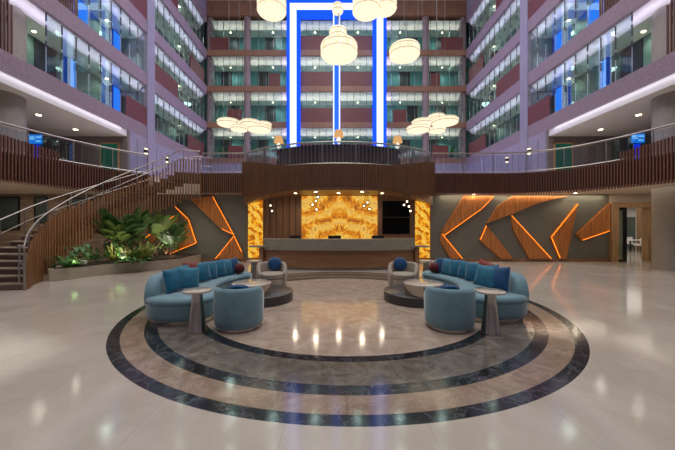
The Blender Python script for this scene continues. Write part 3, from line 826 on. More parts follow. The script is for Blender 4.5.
# soffit downlights
for i, (x, y, lab) in enumerate(((-1.85, 12.8, 'under the bow, between stair side wing and middle'), (0, 12.7, 'under the bow, above the middle of the desk'), (1.85, 12.8, 'under the bow, before the black screens'), (-.95, 12.25, 'at the bow edge, planter side of the middle'), (.95, 12.25, 'at the bow edge, doorway side of the middle'))):
    downlight('downlight', x, y, 3.06, .06, m_downc, 'small bright downlight in the timber soffit %s' % lab, 'downlights in the timber soffit', 24, (1.0,.86,.66))
for x, y, lab in ((10.5, 13.3, 'over the tall shard panel'), (6.2, 13.76, 'over the low timber panels'), (13.4, 12.4, 'in front of the doorway')):
    downlight('downlight', x, y, ZU, .06, m_downc, 'small downlight in the cream soffit ' + lab, 'downlights in the cream soffit', 10, (1.0,.88,.7))

# ------------------------------------------------------------------ reception desk
def yd(x): return 11.0+.055*x*x          # bowed front line
t = empty('reception_desk', (0, 11.2, 0), 'long bowed reception desk with stone upper and walnut body', 'desk')
def desk_poly(x0, x1, f0, f1, n=30):
    a = [(x0+(x1-x0)*i/(n-1), yd(x0+(x1-x0)*i/(n-1))+f0) for i in range(n)]
    b = [(x, y-f0+f1) for x, y in a[::-1]]
    return a+b
mb = MB(); mb.prism(desk_poly(-2.88, 2.88, 0, .32), .74, 1.17); mb.build('stone_upstand', m_stonetop, t, bevel=.01)
mb = MB(); mb.prism(desk_poly(-2.86, 2.86, .1, .35), .1, .74); mb.build('walnut_front', m_desk, t)
mb = MB(); mb.prism(desk_poly(-2.8, 2.8, .16, .35), 0, .1); mb.build('toe_kick', m_stonetop, t)
mb = MB(); mb.prism(desk_poly(-2.8, 2.8, .32, 1.0), .71, .75); mb.build('work_top', m_walnut, t)
for s in (-1, 1):
    mb = MB(); mb.box(s*2.7, s*3.42, 11.35, 11.85, .84, .9); mb.build('wing_counter', m_stonetop, t, bevel=.008)
    mb = MB(); mb.box(s*2.9, s*3.05, 11.42, 11.8, 0, .84); mb.build('wing_panel', m_desk, t)
for x0, x1, lab in ((290, 301, 'nearest the walnut bay'), (328, 341, 'before the middle of the onyx'), (372, 384, 'nearest the black wall screens')):
    D = 11.7; a, b = W(x0, 0, D)[0], W(x1, 0, D)[0]
    t = empty('computer_monitor', ((a+b)/2, D, .75), 'black computer monitor behind the reception desk, ' + lab, 'monitor', 'monitors on the reception desk')
    mb = MB(); mb.box(a, b, D, D+.04, .93, 1.28); mb.build('screen', m_black, t, bevel=.008)
    c = (a+b)/2
    mb = MB(); mb.box(c-.03, c+.03, D+.04, D+.07, .76, 1.1); mb.box(c-.12, c+.12, D-.02, D+.16, .752, .77); mb.build('stand', m_black, t)
# clear globe pendants
for k, (D, gl, lab) in enumerate(((12.9, [(270.5,205.5),(272,211)], 'beside the narrow onyx on the planter side'), (12.6, [(312.5,205),(316,201),(316.5,209.5),(318,197)], 'before the broad onyx on the planter side'),
                                (12.6, [(364,206),(367.5,202.5),(369.5,209)], 'before the broad onyx next to the screens'), (12.3, [(404,205),(407,201.5),(409,206.5),(410.5,211)], 'before the narrow onyx on the doorway side'))):
    c = W(sum(g[0] for g in gl)/len(gl), 200, D)
    t = empty('globe_pendant', (c[0], D, 3.05), 'cluster of small clear glass globe lights hanging ' + lab, 'pendant light', 'globe pendants over the reception')
    mb = MB(); mb.lathe([(.1, 3.03), (.1, 3.06)], (c[0], D, 0), 16); mb.build('ceiling_plate', m_steel, t)
    for j, g in enumerate(gl):
        p = W(g[0], g[1], D+.08*(j % 2))
        mb = MB(); mb.ball(p, .085, 14, 8); o = mb.build('globe', m_globe, t, smooth=True)
        mb = MB(); mb.ball(p, .038, 10, 6); mb.build('bulb', m_bulb, o, smooth=True)
        mb = MB(); mb.tube([(p[0], p[1], p[2]+.08), (c[0]+(p[0]-c[0])*.4, D, 3.03)], .006, 5); mb.build('cord', m_black, o)

# ------------------------------------------------------------------ staircase
NS = 24
near = crom([(-8.2,7.75,0),(-8.75,8.5,0),(-9.02,9.3,0),(-9.02,10.4,0),(-8.6,11.7,0),(-7.6,12.85,0),(-6.22,13.48,0)], 241)
far = crom([(-9.75,7.4,0),(-10.25,8.5,0),(-10.4,9.5,0),(-10.38,10.7,0),(-9.75,12.3,0),(-8.35,13.85,0),(-6.22,14.9,0)], 241)
t = empty('staircase', (-9, 8, 0), 'curving staircase with oak slat skirt climbing to the mezzanine beside the planter', 'staircase')
RUN = .9                                  # part of the path that climbs, the rest is the landing
def zf(u): return min(ZM, ZM*u/RUN)
def at(path, u):
    i = min(len(path)-2, int(u*(len(path)-1))); f = u*(len(path)-1)-i
    return path[i].lerp(path[i+1], f)
for i in range(NS):
    u0, u1 = RUN*i/NS, (RUN*(i+1)/NS if i < NS-1 else .998)
    z = ZM*(i+1)/NS
    k = 3
    us = [u0+(u1-u0)*j/k for j in range(k+1)]
    P = [at(far, u) for u in us]+[at(near, u) for u in us[::-1]]
    P = [(p.x, p.y) for p in P][::-1]
    mb = MB(); mb.prism(P, max(0, z-.34), z-.035, 0)
    st = mb.build('step', m_step, t)
    us2 = [max(0, u0-.006)]+us[1:]
    P = [at(far, u) for u in us2]+[at(near, u) for u in us2[::-1]]
    mb = MB(); mb.prism([(p.x, p.y) for p in P][::-1], z-.035, z); mb.build('tread', m_stepedge, st)
def skirt(path, sgn, m, name, lo, hi, pitch=.112):
    mb = MB(); bk = MB(); n = int(plen(path)/pitch)
    for i in range(n+1):
        u = i/n; p = at(path, u); q = at(path, min(1, u+.01)); r = at(path, max(0, u-.01)); d = (q-r).normalized(); nr = Vector((d.y, -d.x, 0))*sgn
        fz = ZM*math.floor(u/RUN*NS)/NS if u < RUN else ZM
        zz = zf(u)
        zb = max(.0, fz-lo(u)); zt = zz+hi(u)+.05*math.sin(i*2.3)
        c = p+nr*.05
        mb.obox((c.x, c.y), .042, .06, zb, zt, math.atan2(d.y, d.x))
    return mb.build(name, m, t)
skirt(near, 1, m_stairslat, 'slat_skirt', lambda u: .66+.55*min(1, max(0, (u-.62)/.2)), lambda u: .78-.3*min(1, max(0, (u-.32)/.2))+.12*min(1, max(0, (u-.8)/.15)))
def line(path, dz, off, sgn, u0=0, u1=1, n=60):
    out = []
    for i in range(n):
        u = u0+(u1-u0)*i/(n-1); p = at(path, u); q = at(path, min(1, u+.01)); r = at(path, max(0, u-.01)); d = (q-r).normalized(); nr = Vector((d.y, -d.x, 0))*sgn
        c = p+nr*off; out.append((c.x, c.y, zf(u)+dz))
    return out
mb = MB(); mb.tube(line(near, .98, -.03, 1, .02), .024, 10); mb.build('handrail', m_steel, t, smooth=True)
mb = MB(); mb.tube(line(far, .98, -.03, -1, 0.02), .024, 10); mb.build('handrail', m_steel, t, smooth=True)
mb = MB(); mb.tube(line(near, .62, -.03, 1, .3), .016, 8); mb.build('mid_rail', m_steel, t, smooth=True)
mb = MB(); mb.tube(line(far, .55, -.03, -1, .0), .016, 8); mb.build('mid_rail', m_steel, t, smooth=True)
for path, sg in ((near, 1), (far, -1)):
    for i in range(13):
        u = .03+.96*i/12
        p = line(path, 0, -.03, sg, u, u+.001, 2)[0]
        mb = MB(); mb.tube([p, (p[0], p[1], p[2]+.98)], .018, 8); mb.build('baluster', m_steel, t, smooth=True)
# loop at the foot of the rail
p = at(near, .0)
x, y = p.x+.0, p.y-.12
mb = MB()
L1 = [(x-.14, y+.1, .02), (x-.14, y+.1, 1.05)]
loop = [(x+.14, y, .0), (x+.14, y, 1.0), (x+.12, y, 1.1), (x+.06, y+.02, 1.14), (x-.1, y+.08, 1.14), (x-.2, y+.16, 1.1)]
mb.tube(loop, .028, 10); mb.tube([(x-.12, y+.12, .17), (x-.12, y+.12, 1.13)], .02, 8); mb.tube([(x+.14, y, .6), (x-.12, y+.12, .75)], .012, 6)
mb.build('newel_loop', m_steel, t, smooth=True)

# ------------------------------------------------------------------ planter and plants
front = crom([(-8.64,8.9,0),(-8.35,9.3,0),(-8.05,9.95,0),(-7.4,10.7,0),(-6.75,11.3,0),(-6.35,11.9,0),(-6.28,12.5,0)], 40)
backp = [(-6.28, 13.72), (-8.0, 13.72), (-8.3, 11.6), (-8.72, 10.5), (-8.72, 9.4)]
pl = [(p.x, p.y) for p in front]+backp
t = empty('stone_planter', (-7.5, 11.5, 0), 'low curving stone planter full of ferns beneath the staircase', 'planter')
mb = MB(); mb.prism(pl, 0, .36); mb.build('planter_wall', m_planter, t, bevel=.01)
cx = sum(p[0] for p in pl)/len(pl); cy = sum(p[1] for p in pl)/len(pl)
mb = MB(); mb.prism([(cx+(x-cx)*.955, cy+(y-cy)*.955) for x, y in pl], .3601, .39); mb.build('soil', m_soil, t)
def frond(mb, base, az, L, lift, droop, wid, pairs=11, leaf=True, mi=0):
    d = Vector((math.cos(az), math.sin(az), 0)); sd = Vector((-d.y, d.x, 0))
    def pt(s):
        return Vector(base)+d*(L*math.sin(s*1.25)*.75*(1.0-.25*lift))+Vector((0,0,L*(lift*s-droop*s*s)))
    if leaf:
        mb.tube([pt(i/6) for i in range(7)], lambda u: .007*(1-.8*u), 4, mi)
        for i in range(1, pairs+1):
            s = .15+.85*i/pairs; p = pt(s); t2 = (pt(min(1, s+.03))-pt(s-.03)).normalized()
            w = wid*math.sin(PI*min(.97, .12+.86*s))**.7
            for sg in (-1, 1):
                tip = p+sd*sg*w+t2*w*.55-Vector((0,0,w*.22))
                h = t2*(L/pairs*.42)
                mb.add([p-h*.7, p+h*.7, p+(tip-p)*.6+h*.5, tip, p+(tip-p)*.55-h*.5], [(0,1,2,3,4)], mi)
    else:
        N = 7; vs = []
        for i in range(N):
            s = i/(N-1); p = pt(s); w = wid*math.sin(PI*(.1+.88*s))**.8
            vs += [p-sd*w+Vector((0,0,w*.3)), p, p+sd*w+Vector((0,0,w*.3))]
        fs = []
        for i in range(N-1):
            a = 3*i; fs += [(a, a+1, a+4, a+3), (a+1, a+2, a+5, a+4)]
        mb.add(vs, fs, mi)
def plant(x, y, kind, sc, lab, z=.39):
    names = {'fern': 'fern', 'palm': 'palm', 'broad': 'broadleaf_plant', 'blade': 'blade_leaf_plant'}
    t = empty(names[kind], (x, y, z), lab, 'plant', 'plants in the stone planter')
    mb = MB(); st = MB()
    if kind == 'fern':
        for i in range(20):
            frond(mb, (x, y, z), random.random()*6.28, sc*random.uniform(.6, 1), random.uniform(.5, 1.0), random.uniform(.35, .75), .075*sc+.02, 13)
        mat = m_leaf
    elif kind == 'palm':
        for q in range(5):
            a = random.random()*6.28; bx, by = x+.06*math.cos(a), y+.06*math.sin(a); h = sc*random.uniform(.35, .65)
            st.tube([(bx, by, z), (bx+.05*math.cos(a), by+.05*math.sin(a), z+h)], .012, 6)
            for i in range(4): frond(mb, (bx+.05*math.cos(a), by+.05*math.sin(a), z+h), a+random.uniform(-1.1, 1.1), sc*random.uniform(.7, 1), random.uniform(.7, 1.15), random.uniform(.3, .55), .15*sc, 14)
        mat = m_leaf2 if random.random() < .5 else m_leaf
    elif kind == 'broad':
        for i in range(16):
            a = random.random()*6.28; h = sc*random.uniform(.2, .7)
            e = (x+.16*math.cos(a)*sc, y+.16*math.sin(a)*sc, z+h); st.tube([(x, y, z), e], .008, 5)
            frond(mb, e, a, sc*random.uniform(.32, .5), .35, .7, .085*sc, leaf=False)
        mat = m_leaf
    else:
        for i in range(26):
            a = random.random()*6.28
            frond(mb, (x+.04*math.cos(a), y+.04*math.sin(a), z), a, sc*random.uniform(.55, 1), random.uniform(.8, 1.15), random.uniform(.2, .5), .02*sc+.012, leaf=False)
        mat = m_leaf3
    mb.build('foliage', mat, t)
    if st.v: st.build('stem', m_stem, t)
spots = [(60,267,'fern',.6,'dark fern nearest the staircase foot'),(67,266,'fern',.6,'dark drooping fern, second from the staircase foot'),(78,265,'broad',.7,'broad leaved dark plant behind the pale kerb block'),
 (95,258,'palm',.9,'tall feathery palm under the stair bend'),(104,264,'fern',.75,'fern arching over the planter edge at its middle'),(114,258,'palm',1.0,'tall feathery palm in the middle of the planter'),
 (118,264,'blade',.6,'tuft of olive blade leaves at the planter edge'),(128,262,'fern',.7,'short fern between blade tufts'),(137,261,'blade',.75,'yellow green blade plant past the planter middle'),
 (147,260,'blade',.8,'tall yellow green blade plant before the amber light'),(156,257,'palm',1.05,'tallest palm, fronds over the amber light strip'),(163,260,'blade',.7,'olive blade plant near the planter end'),
 (172,258,'palm',.75,'feathery palm at the planter end by the sofa'),(179,259,'fern',.55,'small fern in the planter corner by the sofa'),(140,254,'broad',1.0,'broad leaved plant at the rear of the planter'),
 (124,254,'palm',1.0,'feathery palm at the rear under the slats'),(78,256,'palm',.8,'feathery palm behind the dark ferns'),(72,262,'fern',.75,'dark fern behind the ones nearest the staircase foot'),(90,254,'fern',1.0,'tall dark fern in the shade under the stair slats'),(102,256,'broad',1.05,'broad leaved plant between two tall palms'),(132,256,'fern',.95,'tall fern in the second row past the planter middle'),(150,254,'fern',.95,'tall fern behind the yellow green blade plant'),(166,255,'broad',.9,'broad leaved plant next to the amber light strip'),(110,260,'blade',.7,'olive blade plant between the arching fern and the palm')]
def inpoly(x, y, P):
    c = False
    for i in range(len(P)):
        (x1, y1), (x2, y2) = P[i], P[i-1]
        if (y1 > y) != (y2 > y) and x < (x2-x1)*(y-y1)/(y2-y1)+x1: c = not c
    return c
for px, py, k, sc, lab in spots:
    D = (CZ-.39)*F/(py-VY)
    x, y = W(px, py, D)[:2]
    for _ in range(60):
        if inpoly(x, y, [(cx+(a-cx)*.9, cy+(b-cy)*.9) for a, b in pl]): break
        x += (cx-x)*.06; y += (cy-y)*.06
    plant(x, y, k, sc*(1.6 if k == 'palm' else 1.35), lab)
t = W(79, 262, 9.8); mb = MB(); mb.box(t[0]-.16, t[0]+.16, 9.72, 9.94, .39, .52)
tag(mb.build('stone_block', m_white, bevel=.015), 'small pale stone block on the planter soil among the ferns', 'stone block')

# ------------------------------------------------------------------ lounge furniture
def squircle(n, p): return [(math.copysign(abs(math.cos(2*PI*i/n))**(2/p), math.cos(2*PI*i/n)), math.copysign(abs(math.sin(2*PI*i/n))**(2/p), math.sin(2*PI*i/n))) for i in range(n)]
def sofa(s, label):
    t = empty('curved_sofa', (s*2.9, 6.5, 0), label, 'sofa')
    outer = crom([(-3.36,5.05,0),(-3.47,5.45,0),(-3.49,5.95,0),(-3.42,6.5,0),(-3.27,7.05,0),(-3.02,7.6,0),(-2.68,8.0,0)], 40)
    inner = crom([(-2.34,7.55,0),(-2.5,7.2,0),(-2.65,6.75,0),(-2.67,6.25,0),(-2.46,5.75,0),(-2.28,5.35,0),(-2.4,5.0,0),(-2.75,4.86,0),(-3.12,4.88,0)], 50)
    pl = [(p.x, p.y) for p in outer]+[(-2.46,7.98),(-2.33,7.8)]+[(p.x, p.y) for p in inner]
    def mir(P): return [(-x-.2, y+.14) for x, y in P][::-1] if s > 0 else P
    cx = -2.95; cy = 6.5
    def shrink(P, d):
        n = len(P); out = []
        for i in range(n):
            a, b = Vector(P[i-1]), Vector(P[(i+1) % n]); tt = (b-a).normalized(); out.append((P[i][0]+tt.y*d, P[i][1]-tt.x*d))
        return out
    # anticlockwise check: outer runs up on the -x side -> clockwise; reverse
    pl = pl[::-1]
    def off(d): return mir(shrink(pl, -d)) if True else None
    mb = MB(); mb.prism(off(.06), 0, .07); mb.build('plinth', m_bronze, t)
    mb = MB()
    levels = [(.03, .07), (.0, .11), (.0, .24)]
    def loft(levels, mi=0):
        vs, fs = [], []; n = len(pl)
        for d, z in levels: vs += [(x, y, z) for x, y in off(d)]
        for k in range(len(levels)-1):
            for i in range(n): fs.append((k*n+i, k*n+(i+1) % n, (k+1)*n+(i+1) % n, (k+1)*n+i))
        fs.append(tuple(range(n-1, -1, -1))); fs.append(tuple((len(levels)-1)*n+i for i in range(n)))
        mb.add(vs, fs, mi)
    loft([(.05, .07), (.01, .1), (.0, .15), (.0, .34)]); mb.build('base', m_velvet, t, smooth=True)
    mb = MB(); loft([(.01, .34), (-.004, .36), (.0, .41), (.03, .445), (.07, .455)]); mb.build('seat', m_velvet, t, smooth=True)
    # backrest swept along the outer line
    K = 44; O = resample([Vector((p.x, p.y, 0)) for p in outer], K); rings = []
    O2 = O
    for i, p in enumerate(O2):
        d = (O2[min(i+1, K-1)]-O2[max(i-1, 0)]).normalized(); nr = Vector((d.y, -d.x, 0))
        u = i/(K-1); e = min(1, u/.1, (1-u)/.07)
        e = math.sqrt(max(0.03, 1-(1-e)**2))
        h = .455+(.78-.455)*e; w = .2*(.55+.45*e)
        prof = [(-.015, .3), (-.03, .5), (-.025, h-.05), (.01, h-.01), (w*.5, h), (w-.03, h-.015), (w, h-.06), (w+.02, .42)]
        rings.append([(p.x+nr.x*a, p.y+nr.y*a, z) for a, z in prof])
    vs = [q for r in rings for q in r]; n = 8; fs = []
    for i in range(K-1):
        for j in range(n-1): fs.append((i*n+j, (i+1)*n+j, (i+1)*n+j+1, i*n+j+1))
    fs.append(tuple(range(n-1, -1, -1))[::-1]); fs.append(tuple((K-1)*n+j for j in range(n))[::-1])
    if s > 0: vs = [(-x-.2, y+.14, z) for x, y, z in vs]; fs = [f[::-1] for f in fs]
    mb = MB(); mb.add(vs, fs); mb.build('backrest', m_velvet, t, smooth=True)
sofa(-1, 'long curved dusty blue velvet sofa on the planter side of the medallion')
sofa(1, 'long curved dusty blue velvet sofa on the doorway side of the medallion')

def pillow(name, c, size, thick, rz, tilt, m, label, cat, group, rnd=False, roll=0):
    N = 14; vs, fs = [], []
    for sg in (1, -1):
        b = len(vs)
        for i in range(N+1):
            for j in range(N+1):
                u, v = -1+2*i/N, -1+2*j/N
                if rnd:
                    x = u*math.sqrt(1-v*v/2); y = v*math.sqrt(1-u*u/2); rr = min(1, math.hypot(x, y)); th = math.sqrt(max(0, 1-rr*rr))**.8
                else:
                    th = ((1-u*u)*(1-v*v))**.42; k = 1-.07*(1-abs(u)**2)*abs(v)**3-.0; k2 = 1-.07*(1-abs(v)**2)*abs(u)**3
                    x, y = u*k2, v*k
                vs.append((x*size/2, sg*th*thick/2, y*size/2))
        for i in range(N):
            for j in range(N):
                q = (b+i*(N+1)+j, b+(i+1)*(N+1)+j, b+(i+1)*(N+1)+j+1, b+i*(N+1)+j+1)
                fs.append(q if sg > 0 else q[::-1])
    fs = [f[::-1] for f in fs]
    mb = MB(); mb.add(vs, fs); o = mb.build(name, m, smooth=True, org='zero')
    o.location = c; o.rotation_euler = (tilt, roll, rz)
    return tag(o, label, cat, group)
# cushions: (distance along sofa 0..1, inset, height, size, colour, roll, label)
outerL = crom([(-3.36,5.05,0),(-3.47,5.45,0),(-3.49,5.95,0),(-3.42,6.5,0),(-3.27,7.05,0),(-3.02,7.6,0),(-2.68,8.0,0)], 100)
def cushions(s, rows, group):
    for u, inset, size, m, roll, rnd, yaw, lab in rows:
        p = at(outerL, u); d = (at(outerL, min(1, u+.02))-at(outerL, max(0, u-.02))).normalized(); nr = Vector((d.y, -d.x, 0))
        q = p+nr*(inset+.03)
        ang = math.atan2(nr.y, nr.x)-PI/2-yaw
        x = q.x; yq = q.y+(.14 if s > 0 else 0)
        if s > 0: x = -x-.2; ang = -ang
        lift = size/2*.98 if rnd else size/2*(abs(math.cos(roll))+abs(math.sin(roll)))*.93
        pillow('round_cushion' if rnd else 'square_cushion', (x, yq, .462+lift), size, .17 if not rnd else .24, ang, .2 if not rnd else .05, m, lab, 'cushion', group, rnd, roll)
cushions(-1, [
 (.11, .33, .43, m_teal, .06, False, .45, 'big teal cushion at the front end of the planter side sofa'),
 (.185, .52, .41, m_teal2, -.1, False, .9, 'pale quilted teal cushion leaning in front of the first big one'),
 (.27, .33, .42, m_teal, .1, False, .1, 'teal cushion leaning on the back, behind the quilted one'),
 (.36, .33, .45, m_red, -.12, False, .1, 'rust red square cushion among the teal ones on the planter side sofa'),
 (.45, .40, .41, m_teal, .08, False, .3, 'bright teal cushion standing in front of the rust red cushion'),
 (.56, .36, .4, m_teal, -.08, False, .25, 'teal cushion just past the rust red cushion'),
 (.67, .34, .4, m_teal, .06, False, .2, 'teal cushion midway along the rear half of the planter side sofa'),
 (.76, .33, .4, m_teal2, 0, False, .15, 'paler teal cushion towards the rear of the planter side sofa'),
 (.83, .33, .4, m_navy, .05, False, .15, 'deep blue cushion next to the dark red round one, planter side'),
 (.9, .42, .27, m_darkred, 0, True, .1, 'small dark red round cushion at the rear end of the planter side sofa')], 'cushions on the planter side sofa')
cushions(1, [
 (.1, .34, .44, m_navy, .08, False, .5, 'big deep blue cushion at the front end of the doorway side sofa'),
 (.175, .52, .42, m_teal2, -.12, False, .85, 'pale quilted cushion leaning in front of the big deep blue one'),
 (.26, .33, .42, m_teal, .1, False, .2, 'teal cushion next to the quilted one, doorway side sofa'),
 (.34, .33, .45, m_red, -.2, False, .1, 'rust red square cushion resting on the doorway side sofa back'),
 (.43, .40, .41, m_teal, .07, False, .3, 'bright teal cushion just behind the rust red one, doorway side'),
 (.54, .36, .4, m_teal, -.07, False, .25, 'bright teal cushion midway along the doorway side sofa'),
 (.65, .35, .4, m_teal, .05, False, .2, 'teal cushion past the middle of the doorway side sofa'),
 (.74, .34, .4, m_teal2, 0, False, .15, 'grey blue cushion near the rear of the doorway side sofa'),
 (.82, .33, .4, m_navy, .05, False, .15, 'deep blue cushion next to the dark red round one, doorway side'),
 (.9, .42, .27, m_darkred, 0, True, .1, 'small dark red round cushion at the rear end of the doorway side sofa')], 'cushions on the doorway side sofa')

def tub_chair(x, y, rz, m, label, group, R=.39, H=.685, low=.46):
    t = empty('tub_chair', (x, y, 0), label, 'armchair', group, rz)   # faces local +y, back towards -y
    K = 48; A0 = math.radians(128); vs, fs = [], []; n = 10
    for i in range(K+1):
        a = -A0+2*A0*i/K
        f = abs(a)/A0
        e = 0 if f < .55 else ((f-.55)/.45); e = e*e*(3-2*e)
        h = H-(H-low)*e
        if f > .97: h -= .03
        d = (math.sin(a), -math.cos(a))
        th = .095
        prof = [(R-.045, .05), (R-.012, .09), (R, .2), (R+.005, h-.06), (R-.012, h-.018), (R-.045, h), (R-th+.012, h-.018), (R-th, h-.06), (R-th, .3), (R-th, .05)]
        vs += [(d[0]*r, d[1]*r, z) for r, z in prof]
    for i in range(K):
        for j in range(n):
            fs.append((i*n+j, (i+1)*n+j, (i+1)*n+(j+1) % n, i*n+(j+1) % n))
    fs.append(tuple(range(n))); fs.append(tuple(K*n+j for j in range(n))[::-1])
    mb = MB(); mb.add(vs, fs); mb.build('back_shell', m, t, world=False, smooth=True)
    r = R-.1
    mb = MB(); mb.lathe([(r-.03, .05), (r+.02, .08), (r+.03, .26), (r+.02, .285)], (0,.03,0), 40); mb.build('seat_base', m, t, world=False, smooth=True)
    mb = MB(); mb.lathe([(r+.005, .285), (r+.03, .31), (r+.03, .4), (r+.0, .43), (r-.1, .445), (.0001, .45)], (0,.03,0), 40); mb.build('seat_cushion', m, t, world=False, smooth=True)
    mb = MB(); mb.lathe([(R-.07, 0), (R-.07, .05)], (0,0,0), 40); mb.build('plinth', m_bronze, t, world=False)
    return t
tub_chair(-1.74, 4.92, .12, m_velvet, 'dusty blue tub chair seen from behind, beside the planter side sofa', 'blue tub chairs')
tub_chair(1.69, 4.90, -.12, m_velvet, 'dusty blue tub chair seen from behind, beside the doorway side sofa', 'blue tub chairs')
tub_chair(-1.83, 7.9, PI+.28, m_beige, 'beige tub chair facing the camera on the planter side', 'beige tub chairs')
tub_chair(1.62, 7.85, PI-.28, m_beige, 'beige tub chair facing the camera on the doorway side', 'beige tub chairs')
for x, y, rz, lab in ((-1.79, 8.08, .28, 'deep blue round cushion on the beige tub chair, planter side'), (1.58, 8.04, -.28, 'deep blue round cushion on the beige tub chair, doorway side')):
    pillow('round_cushion', (x, y, .45+.18), .37, .18, rz, -.2, m_navy, lab, 'cushion', 'round cushions on the tub chairs', True)
for x, y, rz, lab in ((-1.76, 5.0, .1, 'deep blue cushion peeping over the back of the blue tub chair, planter side'), (1.71, 4.98, -.1, 'deep blue cushion peeping over the back of the blue tub chair, doorway side')):
    pillow('round_cushion', (x, y, .45+.12), .38, .16, rz, 1.0, m_navy, lab, 'cushion', 'round cushions on the tub chairs', True)

def side_table(x, y, label, sc=1):
    t = empty('pedestal_side_table', (x, y, 0), label, 'side table', 'conical metal side tables')
    mb = MB(); mb.lathe([(.145*sc, 0), (.145*sc, .012), (.135*sc, .03), (.085*sc, .5), (.078*sc, .615)], (0,0,0), 40); mb.build('cone_base', m_bronze, t, world=False, smooth=True)
    mb = MB(); mb.lathe([(.195, .615), (.212, .62), (.212, .645), (.205, .65)], (0,0,0), 48); mb.build('table_top', m_marble, t, world=False, smooth=True)
side_table(-2.34, 4.72, 'conical metal side table with marble top at the front of the planter side sofa')
side_table(2.24, 4.66, 'conical metal side table with marble top at the front of the doorway side sofa')
side_table(-2.52, 8.75, 'small conical metal table behind the rear end of the planter side sofa')
side_table(2.5, 8.75, 'small conical metal table behind the rear end of the doorway side sofa')
for x, cxx, y, n in ((-1.83, -1.95, 6.72, 'planter side'), (1.64, 1.72, 6.72, 'doorway side')):
    t = empty('low_plinth', (x, y, 0), 'low round charcoal stone plinth under the coffee table, ' + n, 'plinth')
    mb = MB(); mb.lathe([(.70, 0), (.71, .01), (.71, .19), (.695, .2)], (0,0,0), 64); mb.build('drum', m_plinth, t, world=False, smooth=True)
    t = empty('coffee_table', (cxx, y-.3, .2), 'round marble topped coffee table with bright metal base, ' + n, 'coffee table')
    mb = MB(); mb.lathe([(.40, .21), (.41, .215), (.41, .24), (.40, .245)], (0,0,0), 56); mb.build('table_top', m_marble, t, world=False, smooth=True)
    mb = MB(); mb.lathe([(.385, 0), (.385, .205)], (0,0,0), 48); mb.build('drum_base', m_bronze, t, world=False, smooth=True)

# ------------------------------------------------------------------ chandeliers
def drum(mb, c, r, h):
    e = min(.14*r+.04, h*.45)
    mb.lathe([(.0001, 0), (r*.5, .002), (r-e, .01), (r-e*.4, e*.25), (r, e*.8), (r, h-e*.5), (r-e*.3, h-.01), (r-e, h), (.0001, h)], c, 40)
def chandelier(label, drums, name='drum_chandelier', group='drum chandeliers of the atrium', zc=ZR, hook=True):
    c = drums[0][0]
    t = empty(name, c, label, 'chandelier', group)
    for (p, r, h) in drums:
        mb = MB(); drum(mb, p, r, h); o = mb.build('shade', m_drum, t, smooth=True)
        b = MB()
        for q in range(2):
            zz = p[2]+h*(.22+.5*q)
            b.lathe([(r+.004, zz), (r+.008, zz+.015)], (p[0], p[1], 0), 40)
        b.build('metal_band', m_drumband, o)
        cb = MB()
        for k in range(3):
            a = 2*PI*k/3+.4
            cb.tube([(p[0]+.6*r*math.cos(a), p[1]+.6*r*math.sin(a), p[2]+h), (p[0], p[1], p[2]+h+1.6*r)], .008, 5)
        cb.tube([(p[0], p[1], p[2]+h+1.6*r), (p[0], p[1], zc-.002)], .009, 5)
        cb.build('cable', m_cable, o)
def D3(px, py, D): return W(px, py, D)
DC = 13.0
def dr(px, py_bottom, rpx, h, D=DC):       # py_bottom: lowest pixel of the lit drum
    r = rpx*D/F; x = W(px, 0, D)[0]
    z = CZ+(VY-py_bottom)*(D+r*.8)/F
    return ((x, D, z), r, h)
chandelier('drum chandelier at the frame top nearest the stair side', [dr(271.7, 21.5, 14.4, .62)])
chandelier('large tiered drum chandelier in the centre before the blue strip', [dr(339, 65, 18.4, .55), ((W(338, 0, DC)[0], DC, W(338, 39.5, DC)[2]), .38, .42), dr(337.7, 16, 5.4, .36)])
chandelier('drum chandelier at the frame top, front one of the overlapping pair', [dr(366.5, 21.5, 14, .6)])
chandelier('drum chandelier at the frame top, rear one of the overlapping pair', [dr(385, 17.5, 11.5, .5, 14.8)])
chandelier('single drum chandelier hanging lower beside the blue frame', [dr(404.5, 64, 15, .46)])
for lst, nm in (([(229,128.5,11.5),(250.7,129,10.5),(239,133,8.5),(259,134,12),(264,129.5,7.5)], 'stair side'), ([(422.5,128,10.5),(418,134.5,11.5),(445,127.5,13),(436.5,122.5,8.5),(437,134.5,8.5)], 'doorway side')):
    ds = []
    for i, (a, b, r) in enumerate(lst):
        ds.append(dr(a, b, r, .24, 15.0+(.55 if i in (2, 4) else 0)*(-1 if i == 2 else 1)+(.35 if i == 3 else 0)))
    chandelier('cluster of five flat glowing disc lamps hanging on the %s' % nm, ds, 'disc_chandelier', 'disc chandeliers of the atrium')

# a few plants on the far mezzanine gallery
for px, py, n in ((212, 158, 'in the stair side corner'), (239, 158, 'behind the brown board')):
    x, y, z = W(px, py, 25.0)
for x, lab in ((-10.4, 'at the stair side corner of the far gallery'), (-7.2, 'beside the far gallery column, stair side'), (10.4, 'at the doorway side corner of the far gallery')):
    t = empty('potted_plant', (x, DB+.75, LV[0]), 'dark leafy potted plant ' + lab, 'plant', 'potted plants of the far gallery')
    mb = MB(); mb.lathe([(.16, 0), (.22, .4), (.2, .4), (.19, .36)], (0,0,0), 16); mb.build('pot', m_black, t, world=False)
    mb = MB()
    for i in range(16): frond(mb, (0,0,.36), random.random()*6.28, random.uniform(.7, 1.1), random.uniform(.8, 1.3), .4, .08, leaf=False)
    mb.build('foliage', m_leaf, t, world=False)

